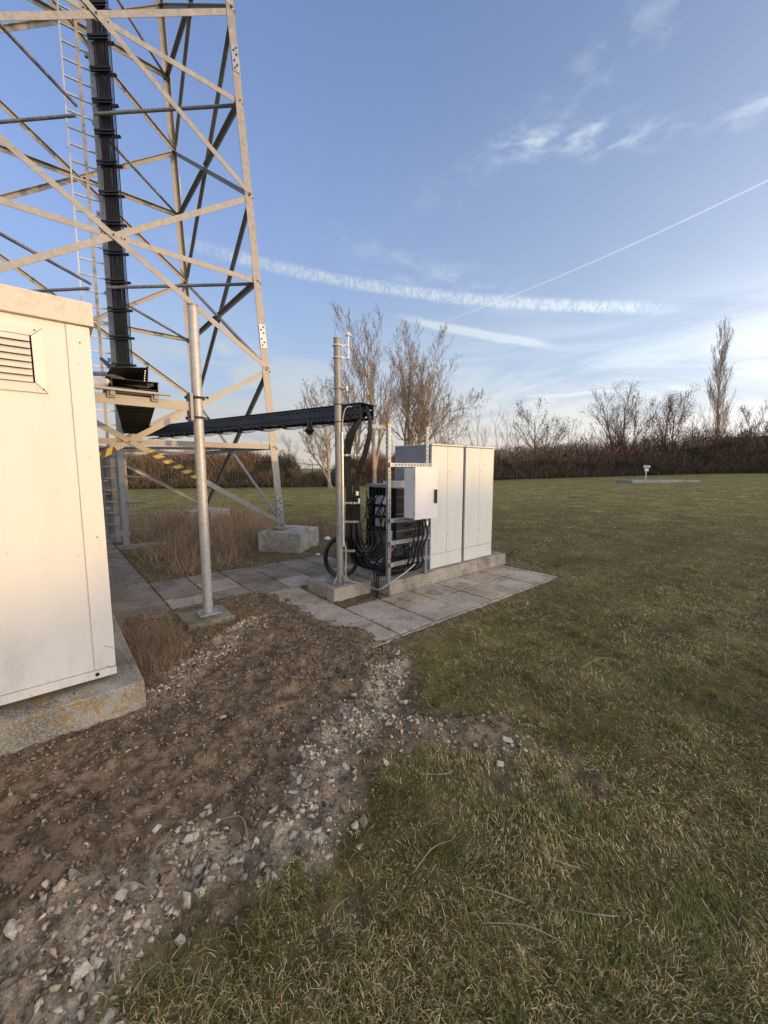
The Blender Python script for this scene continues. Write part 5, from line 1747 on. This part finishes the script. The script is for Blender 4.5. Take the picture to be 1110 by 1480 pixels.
SGP = far(932, 33)
sign = thing('marker_sign', 'small white double plate sign on a thin post far across the lawn', 'sign', SGP)
rel(MB().tube([SGP, SGP + UP * 1.25], .03, 8).build('post', WHITEP, sign), SGP)
rel(MB().box(SGP + UP * 1.20 - ry * .04, (.56, .03, .20), m=R3).build('upper_plate', mat('blue_grey_plate', (.50, .52, .58), .5), sign), SGP)
rel(MB().box(SGP + UP * .93 - ry * .04, (.32, .03, .20), m=R3).build('lower_plate', WHITEP, sign), SGP)
rel(MB().box(SGP + UP * 1.20 - ry * .06, (.12, .01, .12), m=R3).build('upper_print', SIDEG, sign), SGP)
rel(MB().box(SGP + UP * .95 - ry * .06, (.18, .01, .03), m=R3).build('lower_print', SIDEG, sign), SGP)
pc = far(948, 31)
pd_ = rough_block('concrete_slab', (-2.6, -1.1, -.05), (2.6, 1.1, .10), CONC_BLK, cell=.5, seed=30)
pd_.location = pc; pd_.rotation_euler = (0, 0, A - PI / 2)
setp(pd_, 'low flat concrete slab in the far lawn at the foot of the sign', 'concrete slab')

HEDGE = [(-420, 24), (-40, 27), (120, 29.5), (330, 31.5), (430, 33), (480, 34), (560, 36), (640, 40), (720, 43), (830, 45), (960, 46.5), (1110, 47.5), (1400, 47), (2100, 44)]
#           column, height, redness (1 warm brown, 0 dark)
HH = [(-420, 3.2, .9), (120, 2.7, .9), (200, 2.6, .9), (300, 2.9, .9), (380, 2.8, 1), (415, 2.3, 1), (430, .7, 1), (478, .8, 1), (492, 2.5, 1), (560, 2.8, .9), (640, 3.0, .8), (700, 3.3, .7), (760, 3.4, .55), (830, 4.0, .35),
      (900, 4.4, .3), (1000, 4.9, .25), (1110, 5.1, .25), (1400, 4.6, .25), (2100, 4.6, .3)]


def hedge():
    us = np.array([h[0] for h in HEDGE], float); ds = np.array([h[1] for h in HEDGE], float)
    hu = np.array([h[0] for h in HH], float); hhh = np.array([h[1] for h in HH]); hr = np.array([h[2] for h in HH])
    N = 200000
    u = RNG.uniform(-250, 1500, N); u[:15000] = RNG.uniform(430, 480, 15000) 
    d = np.interp(u, us, ds)
    dep = RNG.random(N) ** 1.6 * 3.2
    X = (u - 555) / FPX * d; Yv = d + dep
    a = RGT.x * X + FWD.x * Yv; b = RGT.y * X + FWD.y * Yv
    top = np.interp(u, hu, hhh) * (.58 + .72 * fbm(u / 20, dep * .6, 4, 91)) * (.85 + .2 * np.sin(PI * np.clip(dep / 3.2, 0, 1)))
    z = rise(a, b) + RNG.random(N) ** .85 * top
    r = np.interp(u, hu, hr)[:, None]
    warm = np.array([.250, .170, .115]); dark = np.array([.125, .092, .076]); green = np.array([.075, .078, .045])
    t = dark * (1 - r) + warm * r
    gm = (fbm(u / 30, z * 1.2, 3, 93) > .60)[:, None]
    t = np.where(gm, green * (1 - .3 * r) + .02 * r, t) * RNG.uniform(.5, 1.5, (N, 1))
    L = RNG.uniform(.25, .75, N); w_ = RNG.uniform(.012, .03, N) 
    dr = RNG.normal(0, .55, (N, 3)); dr[:, 2] = np.abs(dr[:, 2]) + .5; dr /= np.linalg.norm(dr, axis=1)[:, None]
    p0 = np.stack([a, b, z], 1); p1 = p0 + dr * L[:, None]
    s = np.cross(dr, RNG.normal(size=(N, 3))); s /= np.linalg.norm(s, axis=1)[:, None] + 1e-9
    V = np.stack([p0 - s * w_[:, None], p0 + s * w_[:, None], p1], 1).reshape(-1, 3)
    o = np_mesh('hedge', V, np.arange(N * 3).reshape(-1, 3), TWIGM, color=np.repeat(t, 3, 0))
    o['kind'] = 'stuff'
    n3 = 1500
    u = RNG.uniform(-250, 1500, n3); u = u[(u < 425) | (u > 485)]; n3 = len(u); d = np.interp(u, us, ds) + RNG.uniform(.3, 2.6, n3)
    X = (u - 555) / FPX * d
    a = RGT.x * X + FWD.x * d; b = RGT.y * X + FWD.y * d
    hgt = np.interp(u, hu, hhh) * (RNG.uniform(.9, 1.25, n3) + .35 * smooth(.5, .8, fbm(u / 35, u * 0, 3, 95)))
    o, _ = dry_brush('hedge_whips', np.stack([a, b], 1), hgt, RNG.uniform(.02, .05, n3), np.array([.22, .15, .11]) * RNG.uniform(.5, 1.4, (n3, 1)), .16, curl=.14, zbase=rise(a, b)); o['kind'] = 'stuff'
    # dark woody heart so that the brush is dense low down
    n2 = 20000
    u = RNG.uniform(-250, 1500, n2); d = np.interp(u, us, ds); dep = RNG.uniform(.8, 2.4, n2)
    X = (u - 555) / FPX * d; Yv = d + dep
    a = RGT.x * X + FWD.x * Yv; b = RGT.y * X + FWD.y * Yv
    hgt = np.interp(u, hu, hhh) * RNG.uniform(.4, 1.0, n2)
    r = np.interp(u, hu, hr)[:, None]
    tn = (dark * (1 - r) + np.array([.085, .055, .04]) * r) * RNG.uniform(.5, 1.2, (n2, 1))
    o, _ = dry_brush('hedge_stems', np.stack([a, b], 1), hgt, RNG.uniform(.05, .14, n2), tn, .25, curl=.2, zbase=rise(a, b)); o['kind'] = 'stuff'


hedge()


def tree_mesh(segs, sides_thick=7):
    """segs: list of (p0, p1, r0, r1)"""
    P0 = np.array([s[0] for s in segs]); P1 = np.array([s[1] for s in segs]); R0 = np.array([s[2] for s in segs]); R1 = np.array([s[3] for s in segs])
    out_v = []; out_f = []; off = 0
    for sel, k_ in ((R0 >= .05, sides_thick), ((R0 < .05) & (R0 >= .012), 3), (R0 < .012, 2)):
        if not sel.any(): continue
        p0, p1, r0, r1 = P0[sel], P1[sel], R0[sel], R1[sel]
        n = len(p0)
        t = p1 - p0; t /= np.linalg.norm(t, axis=1)[:, None] + 1e-9
        ref = np.where(np.abs(t[:, 2:3]) < .9, np.array([[0, 0, 1.]]), np.array([[1., 0, 0]]))
        x = np.cross(ref, t); x /= np.linalg.norm(x, axis=1)[:, None]; y = np.cross(t, x)
        a = np.arange(k_) * 2 * PI / k_
        ring = x[:, None, :] * np.cos(a)[None, :, None] + y[:, None, :] * np.sin(a)[None, :, None]
        v = np.concatenate([p0[:, None] + ring * r0[:, None, None], p1[:, None] + ring * r1[:, None, None]], 1)
        b = (np.arange(n) * 2 * k_)[:, None]
        for k1 in range(k_ if k_ > 2 else 1):
            k2 = (k1 + 1) % k_
            out_f.append(b + np.array([[k1, k2, k_ + k2, k_ + k1]]) + off)
        out_v.append(v.reshape(-1, 3)); off += n * 2 * k_
    return np.concatenate(out_v), np.concatenate(out_f, 0)


def grow(r, p, d, L, rad, lvl, maxl, P, segs_t, segs_c, tips):
    """one branch as a wandering polyline with side branches"""
    nseg = max(3, int(P.get('nseg', 7) - lvl))
    pts = [Vector(p)]; d = Vector(d).normalized()
    for i in range(nseg):
        d = (d + Vector((r.gauss(0, 1), r.gauss(0, 1), r.gauss(0, 1))) * P['wander'] + UP * P['up'] * (1 if lvl else .5)).normalized()
        pts.append(pts[-1] + d * (L / nseg))
    tgt = segs_t if lvl == 0 else segs_c
    tip = rad * P.get('tip', .25)
    for i in range(nseg):
        r0 = rad + (tip - rad) * (i / nseg); r1 = rad + (tip - rad) * ((i + 1) / nseg)
        tgt.append((tuple(pts[i]), tuple(pts[i + 1]), max(r0, P['rmin']), max(r1, P['rmin'])))
    tips.append(pts[-1])
    if lvl >= maxl: return
    nb = P['nb'][lvl]
    for i in range(nb):
        f = P['start'][lvl] + (1 - P['start'][lvl]) * ((i + r.random()) / nb)
        q = f * nseg; k_ = min(int(q), nseg - 1); pp = pts[k_].lerp(pts[k_ + 1], q - k_)
        t = (pts[k_ + 1] - pts[k_]).normalized()
        az = r.random() * 2 * PI
        x = t.orthogonal().normalized(); y = t.cross(x)
        ang = math.radians(r.gauss(P['ang'][lvl], 8))
        nd = t * math.cos(ang) + (x * math.cos(az) + y * math.sin(az)) * math.sin(ang)
        grow(r, pp, nd, L * P['ratio'][lvl] * (1.15 - .55 * f) * r.uniform(.75, 1.2), max(P['rmin'], (rad + (tip - rad) * f) * P.get('rr', .55)), lvl + 1, maxl, P, segs_t, segs_c, tips)


def tree(u, d, height, label, seed, style, stems=None, bark='bark_tan', group=None, leaves=0, leaftone=None, cat='tree', name='bare_tree'):
    r = random.Random(seed)
    base = far(u, d)
    base.z -= .05
    st, sc, tips = [], [], []
    P = STY[style]
    for (dx_, dy_, hf) in (stems or [(0, 0, 1)]):
        dd = RGT * dx_ + FWD * dy_ + UP
        grow(r, (r.uniform(-.15, .15) * (len(stems or [1]) > 1), r.uniform(-.15, .15), 0), dd, height * hf * P['trunk'], height * hf * P['rad'], 0, P['maxl'], P, st, sc, tips)
    t = thing(name, label, cat, base, group=group)
    for nm, sg in (('trunk', st), ('crown', sc)):
        if sg:
            v, f = tree_mesh(sg)
            np_mesh(nm, v, f, BARK[bark], t, smooth_=(nm == 'trunk'))
    if leaves:
        tp_ = np.array([x[:] for x in tips])
        hi_ = tp_[tp_[:, 2] > height * .2]
        c = hi_[RNG.integers(0, len(hi_), leaves)] + RNG.normal(0, .22, (leaves, 3))
        dr = RNG.normal(size=(leaves, 3)); dr /= np.linalg.norm(dr, axis=1)[:, None]
        s = np.cross(dr, RNG.normal(size=(leaves, 3))); s /= np.linalg.norm(s, axis=1)[:, None]
        sz = RNG.uniform(.035, .085, leaves)[:, None]
        V = np.stack([c - dr * sz, c + s * sz * .5, c + dr * sz, c - s * sz * .5], 1).reshape(-1, 3)
        tn = np.array(leaftone) * RNG.uniform(.5, 1.5, (leaves, 1))
        np_mesh('leaves', V, np.arange(leaves * 4).reshape(-1, 4), TWIGM, t, color=np.repeat(tn, 4, 0))
    return t


BARK = {'bark_tan': mat('bark_tan', (.38, .30, .22), .9, 0, .3, 6), 'bark_grey': mat('bark_grey', (.34, .28, .20), .9, 0, .3, 6),
        'bark_dark': mat('bark_dark', (.17, .115, .085), .9, 0, .3, 6), 'bark_orange': mat('bark_orange', (.38, .25, .155), .9, 0, .3, 6)}
STY = {
    'vase': dict(trunk=.90, rad=.015, maxl=4, nb=(10, 8, 6, 5), start=(.24, .2, .12, .1), ang=(30, 29, 33, 36), ratio=(.52, .46, .44, .42), wander=.045, up=.055, rmin=.0095, rr=.62, nseg=9, tip=.18),
    'spread': dict(trunk=.78, rad=.020, maxl=4, nb=(8, 9, 7, 6), start=(.20, .2, .12, .1), ang=(42, 36, 36, 38), ratio=(.60, .50, .45, .42), wander=.055, up=.05, rmin=.0095, rr=.6, nseg=9, tip=.2),
    'poplar': dict(trunk=.97, rad=.012, maxl=3, nb=(100, 8, 5), start=(.05, .12, .2), ang=(30, 24, 26), ratio=(.215, .46, .42), wander=.03, up=.10, rmin=.008, rr=.30, nseg=12, tip=.1),
    'small': dict(trunk=.80, rad=.016, maxl=3, nb=(12, 9, 7), start=(.16, .15, .12), ang=(36, 32, 34), ratio=(.60, .48, .42), wander=.06, up=.05, rmin=.010, rr=.6, nseg=8, tip=.2),
    'shrub': dict(trunk=.85, rad=.009, maxl=3, nb=(8, 6, 5), start=(.15, .2, .2), ang=(24, 26, 30), ratio=(.5, .45, .4), wander=.07, up=.06, rmin=.008, rr=.6, nseg=7, tip=.2),
    'whip': dict(trunk=.95, rad=.008, maxl=2, nb=(9, 5), start=(.2, .2), ang=(28, 30), ratio=(.42, .42), wander=.06, up=.08, rmin=.009, rr=.5, nseg=8, tip=.15),
}
# heights are measured from the photograph: (column, distance, height)
tree(541, 35, 12.9, 'tall bare tree with straight trunk directly behind the bridge end', 4, 'vase', [(.02, 0, 1.05), (.10, .05, .8)], 'bark_tan')
tree(519, 36, 11.2, 'bare many stemmed tree just right of the cable mast', 5, 'vase', [(-.10, 0, .9), (.02, .1, 1), (-.25, 0, .8)], 'bark_tan')
tree(590, 37, 12.6, 'bare tree with several close upright stems left of the cabinets', 16, 'vase', [(-.06, 0, .9), (.05, 0, 1), (.16, .1, .95)], 'bark_tan')
tree(590, 36, 10.6, 'bare tree with a long limb leaning out to the right over the cabinets', 8, 'spread', [(.10, 0, .95), (.34, 0, .95), (.18, .1, 1.0)], 'bark_tan')
tree(477, 31, 8.0, 'small pale barked bare tree left of the cable mast', 12, 'spread', [(-.05, 0, 1.0), (-.3, 0, .7)], 'bark_grey')
tree(640, 48, 6.3, 'low round orange brown bare shrub behind the first cabinet', 13, 'shrub', [(-.35, 0, .9), (-.1, 0, 1), (.1, 0, 1), (.4, 0, .9), (0, .3, .9)], 'bark_orange', cat='shrub', name='bare_shrub')
tree(690, 47, 8.5, 'thin bare sapling behind the second cabinet, left of two', 31, 'whip', [(-.12, 0, 1), (.1, 0, .95), (.3, 0, .7)], 'bark_grey')
tree(724, 47, 8.0, 'thin bare sapling between the second cabinet and the leafy dark tree', 32, 'whip', [(-.05, 0, .9), (.15, 0, 1)], 'bark_grey')
LT = (.15, .085, .06)
tree(772, 46, 8.6, 'small dark tree with dried leaves, first right of the cabinets', 41, 'small', [(0, 0, 1), (.25, 0, .8)], 'bark_dark', leaves=2600, leaftone=LT)
tree(893, 48, 10.4, 'wide dark tree with dried leaves, left of the pair near the poplar', 42, 'small', [(-.25, 0, .95), (.05, 0, 1), (.3, 0, .85)], 'bark_dark', leaves=4200, leaftone=LT)
tree(960, 48, 10.2, 'wide dark tree with dried leaves, next to the poplar', 43, 'small', [(-.1, 0, .9), (.3, 0, 1)], 'bark_dark', leaves=3800, leaftone=LT)
tree(1080, 49, 8.2, 'small dark tree with dried leaves right of the poplar at the picture edge', 44, 'small', [(-.1, 0, 1), (.35, 0, .9)], 'bark_dark', leaves=2400, leaftone=LT)
tree(1032, 56, 18.6, 'tall slender bare poplar standing alone above the right hedge', 45, 'poplar', None, 'bark_tan', name='poplar_tree')
tree(1000, 54, 7.0, 'faint bare shrub at the left foot of the poplar', 46, 'shrub', [(-.3, 0, 1), (0, 0, 1), (.3, 0, .9)], 'bark_orange', cat='shrub', name='bare_shrub')
tree(830, 52, 6.6, 'low bare shrub above the hedge between the first dark tree and the wide pair', 47, 'shrub', [(-.3, 0, 1), (.1, 0, 1), (.35, 0, .8)], 'bark_orange', cat='shrub', name='bare_shrub')
tree(740, 50, 6.4, 'brown bare shrub above the hedge behind the thin saplings', 48, 'shrub', [(-.4, 0, .9), (0, 0, 1), (.4, 0, .9)], 'bark_dark', cat='shrub', name='bare_shrub')
tree(590, 44, 6.0, 'low bare shrub under the tall stems left of the cabinets', 49, 'shrub', [(-.4, 0, .9), (0, 0, 1), (.4, 0, .9)], 'bark_orange', cat='shrub', name='bare_shrub')
tree(430, 40, 5.0, 'small bare shrub behind the fence left of the pale barked tree', 50, 'shrub', [(-.3, 0, .9), (0, 0, 1)], 'bark_grey', cat='shrub', name='bare_shrub')

# fence with angled tops in front of the hedge
FN = [(-200, 27.4), (60, 28.2), (166, 28.8), (194, 29.0), (222, 29.3), (262, 29.8), (345, 30.7), (405, 31.6), (452, 32.4), (505, 33.2)]
FN2 = [(716, 41.5), (745, 42.0), (768, 42.4), (800, 42.8), (836, 43.2), (880, 43.8), (930, 44.6), (985, 45.2), (1040, 45.8), (1110, 46.5), (1200, 46.2)]
for line, hgt, lab, m_ in ((FN, 2.05, 'green wire mesh fence with angled post tops in front of the left hedge', GREENF), (FN2, 2.3, 'dark wire mesh fence in front of the right hedge', POSTD)):
    b0 = far(*line[0])
    fe = thing('wire_fence', lab, 'fence', b0)
    for i, (u, d) in enumerate(line):
        p = far(u, d)
        mb = MB().tube([p, p + UP * hgt], .035, 6); mb.tube([p + UP * (hgt - .02), p + UP * (hgt + .28) - ry * .10 - rx * .22], .028, 6)
        rel(mb.build('post', POSTD, fe), b0)
        if i:
            q = far(*line[i - 1]); L = (p - q).length
            mb = MB()
            for k_ in range(int(L / .20)):
                s = q.lerp(p, k_ / int(L / .20)); mb.bar(s + UP * .05, s + UP * (hgt - .1), .011, .011)
            for k_ in range(11):
                z = .08 + (hgt - .2) * k_ / 10
                mb.bar(q + UP * z, p + UP * z, .011, .011)
            rel(mb.build('wire_mesh', m_, fe), b0)

# distant buildings behind the hedge
hb0 = far(246, 62)
hs = thing('distant_house', 'low orange rendered house glimpsed above the left hedge', 'building', hb0, A - PI / 2)
MB().mm((-2.9, 0, 0), (2.9, 6, 3.6)).build('wall', BRICKO, hs)
MB().poly([(-3.2, -.3, 3.6), (3.2, -.3, 3.6), (3.2, 6.3, 3.6), (-3.2, 6.3, 3.6), (-3.2, 3, 4.2), (3.2, 3, 4.2)], [(0, 1, 5, 4), (2, 3, 4, 5), (0, 4, 3), (1, 2, 5), (0, 3, 2, 1)]).build('roof', mat('tile_roof', (.28, .13, .08), .8), hs)
for x in (-1.7, 1.6):
    MB().mm((x - .5, -.06, 1.4), (x + .5, .02, 2.6)).build('window', HOLE, hs)
hb1 = far(1125, 75)
hs = thing('distant_shed', 'long low building with dark roof beyond the right hedge', 'building', hb1, A - PI / 2)
MB().mm((-7, 0, 0), (12, 8, 6.2)).build('wall', SIDEG, hs)
MB().poly([(-7.5, -.5, 6.2), (12.5, -.5, 6.9), (12.5, 8.5, 6.9), (-7.5, 8.5, 6.2), (-7.5, -.5, 6.5), (12.5, -.5, 7.2), (12.5, 8.5, 7.2), (-7.5, 8.5, 6.5)],
          [(0, 3, 2, 1), (4, 5, 6, 7), (0, 1, 5, 4), (1, 2, 6, 5), (2, 3, 7, 6), (3, 0, 4, 7)]).build('roof', ROOFD, hs)

# unseen hedge added behind the viewer to keep the low sun off the ground


def shade_hedge():
    sd = Vector((sdir.x, sdir.y, 0)).normalized(); lt = Vector((-sd.y, sd.x, 0))
    dist = 62.0
    n = 260
    us = np.linspace(-95, 95, n)
    # height profile, shaped for where its shadow edge falls; lateral position of the cabin is near -2, of the cabinets near +5
    V = []; F = []
    for i, u_ in enumerate(us):
        base = HB_BASE + HB_SLOPE * np.clip(u_ - HB_U0, -3, 6)
        far_ = np.clip((abs(u_ - HB_U0) - 8) / 20, 0, 1) * HB_FAR
        h = base + far_ + (fbm(np.array([u_ * .8]), np.array([3.3]), 3, 99)[0] - .5) * .5
        c = sd * dist + lt * u_
        for dd, z in ((-1.2, -1), (-1.3, h * .7), (-.6, h), (.6, h), (1.3, h * .7), (1.2, -1)):
            q = c + sd * dd
            V.append((q.x, q.y, z))
    for i in range(n - 1):
        for k_ in range(5): F.append((i * 6 + k_, i * 6 + k_ + 1, (i + 1) * 6 + k_ + 1, (i + 1) * 6 + k_))
    o = np_mesh('shade_caster_hedge', np.array(V), np.array(F), mat('dark_hedge_leaf', (.03, .045, .02), .9, 0, .4, 3, .8, 8, .2))
    setp(o, 'unseen long hedge added behind the viewer to shade the site', 'hedge')


HB_BASE = 4.75
HB_SLOPE = 0.10
HB_U0 = 0.0
HB_FAR = 1.2
shade_hedge()

# groups of tiny pieces that stay joined
for o in COL.objects:
    nm = o.name.split('.')[0]
    if o.parent and nm in ('clamp_bolt', 'anchor_bolt', 'slot_edge', 'wire_mesh', 'flange_strip'): o['kind'] = 'stuff'
